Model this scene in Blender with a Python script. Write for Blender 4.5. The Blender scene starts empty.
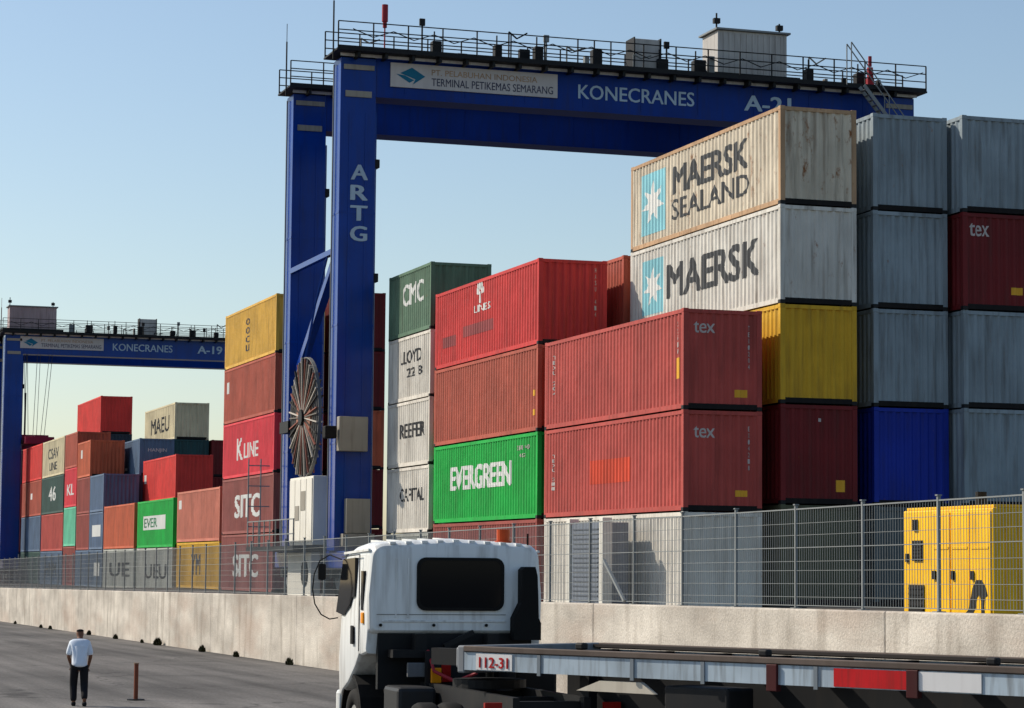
import bpy, bmesh, math, random
from mathutils import Vector, Matrix
random.seed(7)
SC = bpy.context.scene
COL = SC.collection
R = math.radians

# ------------------------------------------------------------------ camera, sky, sun, exposure
YAW, PITCH, ROLL, FPX = 0.3157, 0.08607, 0.008726, 2502.4
fw = Vector((math.sin(YAW)*math.cos(PITCH), math.cos(YAW)*math.cos(PITCH), math.sin(PITCH)))
rt = Vector((math.cos(YAW), -math.sin(YAW), 0)); up = rt.cross(fw)
rt2 = rt*math.cos(ROLL)+up*math.sin(ROLL); up2 = -rt*math.sin(ROLL)+up*math.cos(ROLL)
cd = bpy.data.cameras.new('camera'); cam = bpy.data.objects.new('camera', cd); COL.objects.link(cam)
cd.sensor_width = 36; cd.lens = FPX/1024*36; cd.clip_end = 8000; cd.clip_start = 0.2
M = Matrix((rt2, up2, -fw)).transposed().to_4x4(); cam.matrix_world = M
SC.camera = cam

SUN_EL, SUN_AZ = R(38), R(-46)           # azimuth clockwise from +Y
sdir = Vector((math.sin(SUN_AZ)*math.cos(SUN_EL), math.cos(SUN_AZ)*math.cos(SUN_EL), math.sin(SUN_EL)))
w = bpy.data.worlds.new('World'); SC.world = w; w.use_nodes = True
nt = w.node_tree; nt.nodes.clear()
sky = nt.nodes.new('ShaderNodeTexSky'); sky.sky_type = 'NISHITA'; sky.sun_disc = False
sky.sun_elevation = SUN_EL; sky.sun_rotation = SUN_AZ
sky.air_density = 1.1; sky.dust_density = 0.8; sky.ozone_density = 1.75
bgn = nt.nodes.new('ShaderNodeBackground'); bgn.inputs[1].default_value = 0.125
outn = nt.nodes.new('ShaderNodeOutputWorld')
nt.links.new(sky.outputs[0], bgn.inputs[0]); nt.links.new(bgn.outputs[0], outn.inputs[0])
ld = bpy.data.lights.new('sun', 'SUN'); ld.energy = 5.0; ld.angle = R(0.55); ld.color = (1, .91, .78)
lo = bpy.data.objects.new('sun', ld); COL.objects.link(lo)
lo.rotation_euler = (-sdir).to_track_quat('-Z', 'Y').to_euler()
SC.view_settings.view_transform = 'Standard'; SC.view_settings.look = 'None'
SC.view_settings.exposure = 0.0; SC.view_settings.gamma = 1.0

# ------------------------------------------------------------------ materials
def s2l(c): return tuple(((v/255)/12.92 if v/255 <= .04045 else ((v/255+.055)/1.055)**2.4) for v in c)
MATS = {}
def paint(name, rgb, rough=.5, var=.16, rust=.0, grime=.25, metal=0.0, lin=False, bump=0.0, nscale=1.0, spec=.22, bscale=14.0):
    if name in MATS: return MATS[name]
    m = bpy.data.materials.new(name); m.use_nodes = True; MATS[name] = m
    n = m.node_tree.nodes; l = m.node_tree.links; b = n['Principled BSDF']
    b.inputs['Roughness'].default_value = rough; b.inputs['Metallic'].default_value = metal
    b.inputs['Specular IOR Level'].default_value = spec
    c = rgb if lin else s2l(rgb)
    tc = n.new('ShaderNodeTexCoord'); oi = n.new('ShaderNodeObjectInfo')
    add = n.new('ShaderNodeVectorMath'); add.operation = 'ADD'
    mul = n.new('ShaderNodeVectorMath'); mul.operation = 'SCALE'; mul.inputs[3].default_value = 37.0
    comb = n.new('ShaderNodeCombineXYZ')
    for k in range(3): l.new(oi.outputs['Random'], comb.inputs[k])
    l.new(comb.outputs[0], mul.inputs[0]); l.new(tc.outputs['Object'], add.inputs[0]); l.new(mul.outputs[0], add.inputs[1])
    # large fading patches
    n1 = n.new('ShaderNodeTexNoise'); n1.inputs['Scale'].default_value = .55*nscale; n1.inputs['Detail'].default_value = 6
    l.new(add.outputs[0], n1.inputs['Vector'])
    r1 = n.new('ShaderNodeMapRange'); r1.inputs[1].default_value = .3; r1.inputs[2].default_value = .7
    r1.inputs[3].default_value = 1-var; r1.inputs[4].default_value = 1+var
    l.new(n1.outputs['Fac'], r1.inputs[0])
    # runs of dirt down the faces
    mp = n.new('ShaderNodeMapping'); mp.inputs['Scale'].default_value = (5*nscale, 5*nscale, .45*nscale)
    l.new(add.outputs[0], mp.inputs[0])
    n2 = n.new('ShaderNodeTexNoise'); n2.inputs['Scale'].default_value = 1.2; n2.inputs['Detail'].default_value = 5
    l.new(mp.outputs[0], n2.inputs['Vector'])
    r2 = n.new('ShaderNodeMapRange'); r2.inputs[1].default_value = .48; r2.inputs[2].default_value = .78
    r2.inputs[3].default_value = 0; r2.inputs[4].default_value = grime*2
    l.new(n2.outputs['Fac'], r2.inputs[0])
    base = n.new('ShaderNodeMix'); base.data_type = 'RGBA'; base.blend_type = 'MULTIPLY'; base.inputs[0].default_value = 1
    base.inputs[6].default_value = (*c, 1)
    cc = n.new('ShaderNodeCombineColor')
    for k in range(3): l.new(r1.outputs[0], cc.inputs[k])
    l.new(cc.outputs[0], base.inputs[7])
    d = n.new('ShaderNodeMix'); d.data_type = 'RGBA'
    l.new(r2.outputs[0], d.inputs[0]); l.new(base.outputs[2], d.inputs[6])
    lum = sum(c)/3
    d.inputs[7].default_value = (c[0]*.45+.02, c[1]*.42+.016, c[2]*.40+.012, 1)
    last = d.outputs[2]
    if rust > 0:
        n3 = n.new('ShaderNodeTexNoise'); n3.inputs['Scale'].default_value = 2.2*nscale; n3.inputs['Detail'].default_value = 9; n3.inputs['Roughness'].default_value = .72
        mp3 = n.new('ShaderNodeMapping'); mp3.inputs['Scale'].default_value = (1.6, 1.6, .8); mp3.inputs['Location'].default_value = (3, 9, 4)
        l.new(add.outputs[0], mp3.inputs[0]); l.new(mp3.outputs[0], n3.inputs['Vector'])
        r3 = n.new('ShaderNodeMapRange'); r3.inputs[1].default_value = .70-.24*rust; r3.inputs[2].default_value = .78-.16*rust
        l.new(n3.outputs['Fac'], r3.inputs[0])
        x = n.new('ShaderNodeMix'); x.data_type = 'RGBA'
        l.new(r3.outputs[0], x.inputs[0]); l.new(last, x.inputs[6]); x.inputs[7].default_value = (.25, .095, .03, 1)
        last = x.outputs[2]
        rr = n.new('ShaderNodeMapRange'); rr.inputs[3].default_value = rough; rr.inputs[4].default_value = .9
        l.new(r3.outputs[0], rr.inputs[0]); l.new(rr.outputs[0], b.inputs['Roughness'])
    l.new(last, b.inputs['Base Color'])
    if bump > 0:
        n4 = n.new('ShaderNodeTexNoise'); n4.inputs['Scale'].default_value = bscale*nscale; n4.inputs['Detail'].default_value = 4
        l.new(add.outputs[0], n4.inputs['Vector'])
        bp = n.new('ShaderNodeBump'); bp.inputs['Strength'].default_value = bump; bp.inputs['Distance'].default_value = .05
        l.new(n4.outputs['Fac'], bp.inputs['Height']); l.new(bp.outputs[0], b.inputs['Normal'])
    return m

def concrete_mat():
    m = bpy.data.materials.new('weathered concrete'); m.use_nodes = True
    n = m.node_tree.nodes; l = m.node_tree.links; b = n['Principled BSDF']; b.inputs['Roughness'].default_value = .93
    b.inputs['Specular IOR Level'].default_value = .2
    tc = n.new('ShaderNodeTexCoord')
    def noise(scale, det, vec_scale=(1, 1, 1), rough=.6):
        mp = n.new('ShaderNodeMapping'); mp.inputs['Scale'].default_value = vec_scale
        l.new(tc.outputs['Object'], mp.inputs[0])
        t = n.new('ShaderNodeTexNoise'); t.inputs['Scale'].default_value = scale; t.inputs['Detail'].default_value = det
        t.inputs['Roughness'].default_value = rough
        l.new(mp.outputs[0], t.inputs['Vector']); return t
    a = noise(.5, 8, (1, .6, 1.4)); s = noise(1.0, 6, (3, 1.6, .35)); g = noise(22, 6); pk = noise(.33, 5, (1, .5, 1.6))
    r = n.new('ShaderNodeValToRGB'); l.new(a.outputs['Fac'], r.inputs[0])
    r.color_ramp.elements[0].position = .33; r.color_ramp.elements[0].color = (.36, .325, .28, 1)
    r.color_ramp.elements[1].position = .68; r.color_ramp.elements[1].color = (.70, .645, .56, 1)
    m1 = n.new('ShaderNodeMix'); m1.data_type = 'RGBA'; rs = n.new('ShaderNodeMapRange')
    rs.inputs[1].default_value = .5; rs.inputs[2].default_value = .74; rs.inputs[4].default_value = .85
    l.new(s.outputs['Fac'], rs.inputs[0]); l.new(rs.outputs[0], m1.inputs[0]); l.new(r.outputs[0], m1.inputs[6])
    m1.inputs[7].default_value = (.25, .215, .175, 1)
    m2 = n.new('ShaderNodeMix'); m2.data_type = 'RGBA'; rp = n.new('ShaderNodeMapRange')
    rp.inputs[1].default_value = .5; rp.inputs[2].default_value = .68; rp.inputs[4].default_value = .55
    l.new(pk.outputs['Fac'], rp.inputs[0]); l.new(rp.outputs[0], m2.inputs[0]); l.new(m1.outputs[2], m2.inputs[6])
    m2.inputs[7].default_value = (.44, .33, .26, 1)
    m3 = n.new('ShaderNodeMix'); m3.data_type = 'RGBA'; m3.blend_type = 'MULTIPLY'; m3.inputs[0].default_value = 1
    rg = n.new('ShaderNodeMapRange'); rg.inputs[1].default_value = .3; rg.inputs[2].default_value = .7; rg.inputs[3].default_value = .8; rg.inputs[4].default_value = 1.12
    l.new(g.outputs['Fac'], rg.inputs[0]); cc = n.new('ShaderNodeCombineColor')
    for k in range(3): l.new(rg.outputs[0], cc.inputs[k])
    l.new(m2.outputs[2], m3.inputs[6]); l.new(cc.outputs[0], m3.inputs[7]); l.new(m3.outputs[2], b.inputs['Base Color'])
    bp = n.new('ShaderNodeBump'); bp.inputs['Strength'].default_value = .5; bp.inputs['Distance'].default_value = .03
    l.new(g.outputs['Fac'], bp.inputs['Height']); l.new(bp.outputs[0], b.inputs['Normal'])
    return m

def asphalt_mat():
    m = bpy.data.materials.new('asphalt'); m.use_nodes = True
    n = m.node_tree.nodes; l = m.node_tree.links; b = n['Principled BSDF']; b.inputs['Roughness'].default_value = .9
    b.inputs['Specular IOR Level'].default_value = .25
    tc = n.new('ShaderNodeTexCoord')
    a = n.new('ShaderNodeTexNoise'); a.inputs['Scale'].default_value = .12; a.inputs['Detail'].default_value = 8
    g = n.new('ShaderNodeTexNoise'); g.inputs['Scale'].default_value = 18; g.inputs['Detail'].default_value = 5
    mp = n.new('ShaderNodeMapping'); mp.inputs['Scale'].default_value = (1.6, .07, 1)
    l.new(tc.outputs['Object'], mp.inputs[0])
    t = n.new('ShaderNodeTexNoise'); t.inputs['Scale'].default_value = .8; t.inputs['Detail'].default_value = 3
    l.new(tc.outputs['Object'], a.inputs['Vector']); l.new(tc.outputs['Object'], g.inputs['Vector']); l.new(mp.outputs[0], t.inputs['Vector'])
    r = n.new('ShaderNodeValToRGB'); l.new(a.outputs['Fac'], r.inputs[0])
    r.color_ramp.elements[0].position = .3; r.color_ramp.elements[0].color = (.075, .07, .066, 1)
    r.color_ramp.elements[1].position = .7; r.color_ramp.elements[1].color = (.16, .15, .14, 1)
    x = r.outputs[0]
    for tex, lo_, hi in ((t, .5, 1.25), (g, .65, 1.35)):
        mr = n.new('ShaderNodeMapRange'); mr.inputs[1].default_value = .3; mr.inputs[2].default_value = .7
        mr.inputs[3].default_value = lo_; mr.inputs[4].default_value = hi
        l.new(tex.outputs['Fac'], mr.inputs[0]); cc = n.new('ShaderNodeCombineColor')
        for k in range(3): l.new(mr.outputs[0], cc.inputs[k])
        mm = n.new('ShaderNodeMix'); mm.data_type = 'RGBA'; mm.blend_type = 'MULTIPLY'; mm.inputs[0].default_value = 1
        l.new(x, mm.inputs[6]); l.new(cc.outputs[0], mm.inputs[7]); x = mm.outputs[2]
    vo = n.new('ShaderNodeTexVoronoi'); vo.feature = 'DISTANCE_TO_EDGE'; vo.inputs['Scale'].default_value = .16
    wn = n.new('ShaderNodeTexNoise'); wn.inputs['Scale'].default_value = .9; wn.inputs['Detail'].default_value = 5
    l.new(tc.outputs['Object'], wn.inputs['Vector']); wm = n.new('ShaderNodeVectorMath'); wm.operation = 'MULTIPLY_ADD'
    wm.inputs[1].default_value = (2.2, 2.2, 0); l.new(wn.outputs['Color'], wm.inputs[0]); l.new(tc.outputs['Object'], wm.inputs[2]); l.new(wm.outputs[0], vo.inputs['Vector'])
    cr = n.new('ShaderNodeMapRange'); cr.inputs[1].default_value = .0; cr.inputs[2].default_value = .012; cr.inputs[3].default_value = .45; cr.inputs[4].default_value = 1
    l.new(vo.outputs['Distance'], cr.inputs[0]); c3 = n.new('ShaderNodeCombineColor')
    for k in range(3): l.new(cr.outputs[0], c3.inputs[k])
    m4 = n.new('ShaderNodeMix'); m4.data_type = 'RGBA'; m4.blend_type = 'MULTIPLY'; m4.inputs[0].default_value = 1
    l.new(x, m4.inputs[6]); l.new(c3.outputs[0], m4.inputs[7]); x = m4.outputs[2]
    l.new(x, b.inputs['Base Color'])
    bp = n.new('ShaderNodeBump'); bp.inputs['Strength'].default_value = .4; bp.inputs['Distance'].default_value = .02
    l.new(g.outputs['Fac'], bp.inputs['Height']); l.new(bp.outputs[0], b.inputs['Normal'])
    return m

def glass_mat():
    m = bpy.data.materials.new('dark glass'); m.use_nodes = True
    b = m.node_tree.nodes['Principled BSDF']; b.inputs['Base Color'].default_value = (.006, .007, .009, 1)
    b.inputs['Roughness'].default_value = .06; b.inputs['Specular IOR Level'].default_value = .12
    return m
CONC = concrete_mat(); ASPH = asphalt_mat(); GLASS = glass_mat()
BLACK = paint('black rubber', (22, 22, 22), .85, .2)
DARKST = paint('dark steel', (27, 28, 30), .6, .25, .1)
GALV = paint('galvanised steel', (128, 132, 132), .5, .12, .0, .15)
LOWBLACK = paint('gap shade and base black', (26, 24, 24), .8, .2)  # painted gap shade on container end sills, plain black on skid and plinth
CRBLUE = paint('crane blue', (10, 56, 140), .2, .14, .03, .2, spec=.15)
CRBEAM = paint('crane beam blue', (10, 52, 132), .5, .14, .05, .3, spec=.15)
CRBLUE2 = paint('crane blue lightened', (16, 62, 140), .2, .1, .03, .2, spec=.15)  # lightened to paint distance haze on the far crane; conduits share it
WHITE = paint('white lettering', (228, 228, 222), .6, .06, .0, .08)
GREYLET = paint('grey lettering', (70, 72, 74), .6, .1, .0, .1)
CRLET = paint('pale blue lettering', (170, 190, 205), .6, .1, .0, .1)

# ------------------------------------------------------------------ mesh helpers
class MB:
    def __init__(s): s.bm = bmesh.new()
    def box(s, x0, x1, y0, y1, z0, z1, bev=0, mat=None):
        vs = [s.bm.verts.new((x, y, z)) for x in (x0, x1) for y in (y0, y1) for z in (z0, z1)]
        fs = [s.bm.faces.new([vs[i] for i in f]) for f in ((0, 1, 3, 2), (4, 6, 7, 5), (0, 4, 5, 1), (2, 3, 7, 6), (0, 2, 6, 4), (1, 5, 7, 3))]
        if bev:
            es = list({e for f in fs for e in f.edges})
            bmesh.ops.bevel(s.bm, geom=es, offset=bev, segments=2, affect='EDGES', profile=.5)
        if mat is not None:
            for v in vs:
                if v.is_valid: v.co = mat @ v.co
        return s
    def bar(s, a, b, w, h=None, seg=4):
        a, b = Vector(a), Vector(b); h = h or w; d = (b-a)
        if d.length < 1e-6: return s
        q = d.to_track_quat('Z', 'Y'); vs = []
        off = math.pi/4 if seg == 4 else 0; k = .7071 if seg == 4 else .5
        for p in (a, b):
            vs.append([s.bm.verts.new(p+q @ Vector((math.cos(off+2*math.pi*i/seg)*w*k, math.sin(off+2*math.pi*i/seg)*h*k, 0))) for i in range(seg)])
        for i in range(seg):
            j = (i+1) % seg; s.bm.faces.new((vs[0][i], vs[0][j], vs[1][j], vs[1][i]))
        s.bm.faces.new(vs[0][::-1]); s.bm.faces.new(vs[1]); return s
    def tube(s, pts, r, seg=8):
        for a, b in zip(pts[:-1], pts[1:]): s.bar(a, b, 2*r, 2*r, seg)
        return s
    def disc(s, c, axis, r0, r1, w, seg=28):          # ring or solid cylinder, axis X or Y
        prof = [(r1, -w/2), (r1, w/2), (r0, w/2), (r0, -w/2)]
        rows = []
        for i in range(seg):
            a = 2*math.pi*i/seg; row = []
            for r, t in prof:
                p = (t, math.cos(a)*r, math.sin(a)*r) if axis == 'X' else (math.cos(a)*r, t, math.sin(a)*r) if axis == 'Y' else (math.cos(a)*r, math.sin(a)*r, t)
                row.append(s.bm.verts.new(Vector(c)+Vector(p)))
            rows.append(row)
        for i in range(seg):
            A, B = rows[i], rows[(i+1) % seg]
            for k in range(4):
                s.bm.faces.new((A[k], A[(k+1) % 4], B[(k+1) % 4], B[k]))
        return s
    def tyre(s, c, axis, r, w, seg=28):
        prof = [(.55*r, -w*.42), (.8*r, -w*.5), (.95*r, -w*.47), (r, -w*.3), (r, w*.3), (.95*r, w*.47), (.8*r, w*.5), (.55*r, w*.42)]
        rows = []
        for i in range(seg):
            a = 2*math.pi*i/seg
            rows.append([s.bm.verts.new(Vector(c)+(Vector((t, math.cos(a)*q, math.sin(a)*q)) if axis == 'X' else Vector((math.cos(a)*q, t, math.sin(a)*q)))) for q, t in prof])
        for i in range(seg):
            A, B = rows[i], rows[(i+1) % seg]
            for k in range(8): s.bm.faces.new((A[k], A[(k+1) % 8], B[(k+1) % 8], B[k]))
        return s
    def prism(s, outline, axis, t0, t1):               # 2D outline extruded along axis ('X': outline is y,z; 'Y': x,z; 'Z': x,y)
        f = {'X': lambda p, t: (t, p[0], p[1]), 'Y': lambda p, t: (p[0], t, p[1]), 'Z': lambda p, t: (p[0], p[1], t)}[axis]
        A = [s.bm.verts.new(f(p, t0)) for p in outline]; B = [s.bm.verts.new(f(p, t1)) for p in outline]
        n = len(A); s.bm.faces.new(A); s.bm.faces.new(B[::-1])
        for i in range(n): s.bm.faces.new((A[i], B[i], B[(i+1) % n], A[(i+1) % n]))
        return s
    def mesh(s, name, smooth=False):
        bmesh.ops.recalc_face_normals(s.bm, faces=s.bm.faces[:])
        me = bpy.data.meshes.new(name); s.bm.to_mesh(me); s.bm.free()
        if smooth:
            for p in me.polygons: p.use_smooth = True
        return me
    def build(s, name, mat, parent=None, smooth=False, loc=None):
        return link(name, s.mesh(name, smooth), mat, parent, loc)

def link(name, me, mat, parent=None, loc=None):
    o = bpy.data.objects.new(name, me); COL.objects.link(o)
    if not me.materials: me.materials.append(mat)
    if o.material_slots and o.material_slots[0].material != mat:
        o.material_slots[0].link = 'OBJECT'; o.material_slots[0].material = mat
    if parent: o.parent = parent
    if loc: o.location = loc
    return o
def thing(name, label, cat, loc=(0, 0, 0), rz=0, group=None):
    o = bpy.data.objects.new(name, None); COL.objects.link(o); o.location = loc; o.rotation_euler = (0, 0, rz)
    o.empty_display_size = .3
    o['label'] = label; o['category'] = cat
    if group: o['group'] = group
    return o
def tag(o, label, cat, group=None):
    o['label'] = label; o['category'] = cat
    if group: o['group'] = group
    return o

_fcache = {}
def text_bm(s, width, height, bold=0.0, spacing=1.0):
    key = (s, spacing)
    if key not in _fcache:
        cu = bpy.data.curves.new('lettering', 'FONT'); cu.body = s; cu.size = 1; cu.offset = 0; cu.resolution_u = 3
        cu.space_character = spacing; cu.fill_mode = 'FRONT'
        o = bpy.data.objects.new('lettering', cu); COL.objects.link(o)
        dg = bpy.context.evaluated_depsgraph_get(); me = bpy.data.meshes.new_from_object(o.evaluated_get(dg))
        bpy.data.objects.remove(o); bpy.data.curves.remove(cu)
        me.materials.clear(); _fcache[key] = me
    src = _fcache[key]; bm = bmesh.new()
    xs = [v.co.x for v in src.vertices]; ys = [v.co.y for v in src.vertices]
    x0, x1, y0, y1 = min(xs), max(xs), min(ys), max(ys); b = min(bold, .05)
    for k, (dx, dy) in enumerate(((0, 0), (1, .4), (-1, -.4), (.5, -.4), (-.5, .4)) if b else ((0, 0),)):   # layers 1.5 mm apart thicken the strokes
        vs = [bm.verts.new(((v.co.x-x0+dx*b)/(x1-x0)*width, (v.co.y-y0+dy*b)/(y1-y0)*height, .0015*k)) for v in src.vertices]
        for p in src.polygons: bm.faces.new([vs[q] for q in p.vertices])
    return bm
def poly_bm(polys):
    bm = bmesh.new()
    for p in polys: bm.faces.new([bm.verts.new((x, y, 0)) for x, y in p])
    return bm

# ------------------------------------------------------------------ corrugated panels
def profile(length, m, pitch):
    """breakpoints (u, inset 0..1) of the trapezoid corrugation between two flat margins"""
    n = max(1, round((length-2*m)/pitch)); p = (length-2*m)/n; out = [(m*.5, 0.0)]
    for i in range(n):
        a = m+i*p; out += [(a+p*.02, 0.), (a+p*.27, 1.), (a+p*.52, 1.), (a+p*.77, 0.)]
    out.append((length-m*.5, 0.)); return out
def prof_at(pr, u):
    if u <= pr[0][0]: return 0.
    for (a, x), (b, y) in zip(pr[:-1], pr[1:]):
        if a <= u <= b: return x+(y-x)*(u-a)/(b-a) if b > a else x
    return 0.
W = 2.438; IN, DEP = .014, .038; EIN, EDEP = .02, .042
_pm = {}
def panel_meshes(L, H):
    key = (L, H)
    if key in _pm: return _pm[key]
    sp, ep = profile(L, .17, .28), profile(W, .17, .255)
    z0, z1 = .15, H-.1
    def strip(pts, close=.02):
        bm = bmesh.new()
        lo_ = [bm.verts.new((*p, z0)) for p in pts]; hi = [bm.verts.new((*p, z1)) for p in pts]
        for i in range(len(pts)-1): bm.faces.new((lo_[i], lo_[i+1], hi[i+1], hi[i]))
        me = bpy.data.meshes.new('panel'); bm.to_mesh(me); bm.free(); return me
    sl = strip([(IN+DEP*d, u) for u, d in sp][::-1]); sr = strip([(W-IN-DEP*d, u) for u, d in sp])
    ef = strip([(u, EIN+EDEP*d) for u, d in ep]); eb = strip([(u, L-EIN-EDEP*d) for u, d in ep][::-1])
    mb = MB(); mb.box(.02, W-.02, .02, L-.02, H-.06, H-.03); roof = mb.mesh('roof')
    mb = MB()                                           # frame: posts and top rails
    P = .15
    for x in (0.006, W-P-.006):
        for y in (.006, L-P-.006): mb.box(x, x+P, y, y+P, .118, H-.118)
    for x in (.004, W-.064): mb.box(x, x+.06, P, L-P, H-.13, H-.02)
    for y in (.004, L-.064): mb.box(P, W-P, y, y+.06, H-.13, H-.02)
    fr = mb.mesh('frame')
    mb = MB()                                           # bottom rails and cross members, fork pockets left open
    for x in (.01, W-.07): mb.box(x, x+.06, P, L-P, .035, .17)
    brs = mb.mesh('bottom_rail'); mb = MB()
    for y in (.01, L-.07): mb.box(P, W-P, y, y+.06, .03, .18)
    mb.box(.07, W-.07, .07, L-.07, .12, .15)
    br = (brs, mb.mesh('end_sill'))
    mb = MB(); mb.box(0, .162, 0, .178, 0, .118, bev=.012); cst = mb.mesh('corner_casting')
    _pm[key] = (sl, sr, ef, eb, roof, fr, br, cst, sp, ep); return _pm[key]

def mark_side(parent, L, H, bm, y_left, z0, mat, name='lettering'):
    """flat drawing (u right, v up) painted on the near long side, following the corrugation"""
    sp = panel_meshes(L, H)[8]
    for v in bm.verts: v.co = Vector((y_left-v.co.x, v.co.y+z0, v.co.z))       # x = y along side, y = z
    lo_, hi = min(v.co.x for v in bm.verts), max(v.co.x for v in bm.verts)
    for u, d in sp:
        if lo_ < u < hi:
            bmesh.ops.bisect_plane(bm, geom=bm.verts[:]+bm.edges[:]+bm.faces[:], plane_co=(u, 0, 0), plane_no=(1, 0, 0))
    for v in bm.verts: v.co = Vector((IN+DEP*prof_at(sp, v.co.x)-.004-v.co.z, v.co.x, v.co.y))
    me = bpy.data.meshes.new(name); bm.to_mesh(me); bm.free(); return link(name, me, mat, parent)
def mark_end(parent, L, H, bm, x_left, z0, mat, name='lettering'):
    ep = panel_meshes(L, H)[9]
    for v in bm.verts: v.co = Vector((x_left+v.co.x, v.co.y+z0, v.co.z))
    lo_, hi = min(v.co.x for v in bm.verts), max(v.co.x for v in bm.verts)
    for u, d in ep:
        if lo_ < u < hi:
            bmesh.ops.bisect_plane(bm, geom=bm.verts[:]+bm.edges[:]+bm.faces[:], plane_co=(u, 0, 0), plane_no=(1, 0, 0))
    for v in bm.verts: v.co = Vector((v.co.x, EIN+EDEP*prof_at(ep, v.co.x)-.004-v.co.z, v.co.y))
    me = bpy.data.meshes.new(name); bm.to_mesh(me); bm.free(); return link(name, me, mat, parent)
def rect(w_, h_): return poly_bm([[(0, 0), (w_, 0), (w_, h_), (0, h_)]])

ROOFM = paint('weathered container roof', (84, 70, 64), .8, .2, .3, .3)
# name: (sRGB, rust, grime, post colour or None)
CC = {
 'brick': ((178, 76, 68), .06, .16, None), 'brick2': ((172, 84, 66), .1, .2, None), 'brick3': ((150, 74, 66), .08, .2, None),
 'rose': ((196, 56, 54), .12, .22, None), 'green': ((14, 168, 66), .0, .12, None), 'dkgreen': ((92, 120, 98), .12, .25, None),
 'white': ((214, 208, 196), .12, .2, None), 'cream': ((212, 200, 178), .44, .42, (184, 150, 116)), 'white2': ((208, 204, 194), .24, .34, None),
 'coolwhite': ((138, 150, 156), .16, .32, None), 'grey': ((150, 158, 160), .1, .2, None), 'yellow': ((214, 168, 70), .12, .2, None),
 'mustard': ((206, 160, 40), .1, .2, None), 'crimson': ((214, 58, 70), .06, .14, None), 'sitc': ((146, 82, 76), .08, .2, None),
 'navy': ((22, 48, 150), .05, .15, None), 'slate': ((92, 112, 138), .08, .2, None), 'red': ((216, 62, 56), .06, .16, None),
 'darkred': ((122, 36, 34), .08, .2, None), 'maroon': ((110, 30, 32), .06, .2, None), 'orange': ((196, 98, 66), .08, .2, None), 'pink': ((196, 118, 98), .08, .16, None),
 'mint': ((110, 196, 160), .05, .15, None), 'bluegrey': ((88, 108, 132), .08, .2, None), 'palegrey': ((172, 174, 166), .1, .2, None),
 'darkslate': ((44, 58, 72), .06, .2, None), 'deepgreen': ((58, 84, 78), .08, .2, None), 'beige': ((206, 194, 160), .14, .22, None), 'olive': ((88, 90, 68), .1, .25, None), 'grey2': ((84, 94, 96), .1, .25, None), 'dkgreenblue': ((40, 74, 76), .08, .2, None)}
def container(label, colour, X, Y, Z, L=12.192, H=2.896, near=True, group=None, marks=()):
    rgb, rust, grime, post = CC[colour]
    m = paint('container '+colour, rgb, .6, .18, rust+.10, grime+.15, bump=.55, bscale=1.6)
    pm = paint('container post '+colour, post, .7, .25, .5, .4) if post else m
    sl, sr, ef, eb, roof, fr, br, cst, sp, ep = panel_meshes(L, H)
    t = thing('shipping_container', label, 'shipping container', (X, Y, Z), 0, group)
    link('side_panel', sl, m, t); link('side_panel', sr, m, t)
    link('end_panel', ef, m, t); link('end_panel', eb, m, t)
    link('roof', roof, ROOFM, t); link('frame', fr, pm, t); link('bottom_rail', br[0], pm, t); link('end_sill', br[1], LOWBLACK, t)  # end sills coloured black to stand for the shade between tiers
    for x in (0, W-.162):
        for y in (0, L-.178):
            for z in (0, H-.118): link('corner_casting', cst, DARKST if near and z == 0 else pm, t, (x, y, z))  # near bottom castings coloured dark too, extending the painted gap shade to the corners
    for f in marks: f(t, L, H)
    return t
# mark factories -----------------------------------------------------------
def side_text(s, y_left, y_right, z0, z1, mat=WHITE, bold=.02):
    return lambda t, L, H: mark_side(t, L, H, text_bm(s, y_left-y_right, z1-z0, bold), y_left, z0, mat)
def side_patch(y_left, y_right, z0, z1, mat, name='painted_panel'):
    return lambda t, L, H: mark_side(t, L, H, rect(y_left-y_right, z1-z0), y_left, z0, mat, name)
def end_text(s, x0, x1, z0, z1, mat=WHITE, bold=.015):
    return lambda t, L, H: mark_end(t, L, H, text_bm(s, x1-x0, z1-z0, bold), x0, z0, mat)
def end_patch(x0, x1, z0, z1, mat, name='label_plate'):
    return lambda t, L, H: mark_end(t, L, H, rect(x1-x0, z1-z0), x0, z0, mat, name)
def side_vert(s, y, zt, zb, wdt, mat=WHITE):            # stacked characters one above the other
    def f(t, L, H):
        n = len(s); h = (zt-zb)/n
        for i, c in enumerate(s):
            if c == ' ': continue
            mark_side(t, L, H, text_bm(c, wdt, h*.72, .02), y, zt-h*(i+1), mat)
    return f
def end_vert(s, x, zt, zb, wdt, mat=WHITE):
    def f(t, L, H):
        n = len(s); h = (zt-zb)/n
        for i, c in enumerate(s):
            if c == ' ': continue
            mark_end(t, L, H, text_bm(c, wdt, h*.72, .02), x, zt-h*(i+1), mat)
    return f
STARBLUE = paint('sky blue panel', (140, 202, 212), .6, .2, .12, .2)
def star(y_left, y_right, z0, z1):
    def f(t, L, H):
        mark_side(t, L, H, rect(y_left-y_right, z1-z0), y_left, z0, STARBLUE, 'emblem_panel')
        w_, h_ = y_left-y_right, z1-z0; c = (w_/2, h_/2); pts = []
        for i in range(14):
            r = (.46 if i % 2 == 0 else .2); a = math.pi/2+i*math.pi/7
            pts.append((c[0]+math.cos(a)*r*w_, c[1]+math.sin(a)*r*h_*.8))
        polys = [[c, pts[i], pts[(i+1) % 14]] for i in range(14)]
        bm = poly_bm(polys)
        o = mark_side(t, L, H, bm, y_left, z0, WHITE, 'star')
        for v in o.data.vertices: v.co.x -= .004
    return f
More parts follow.
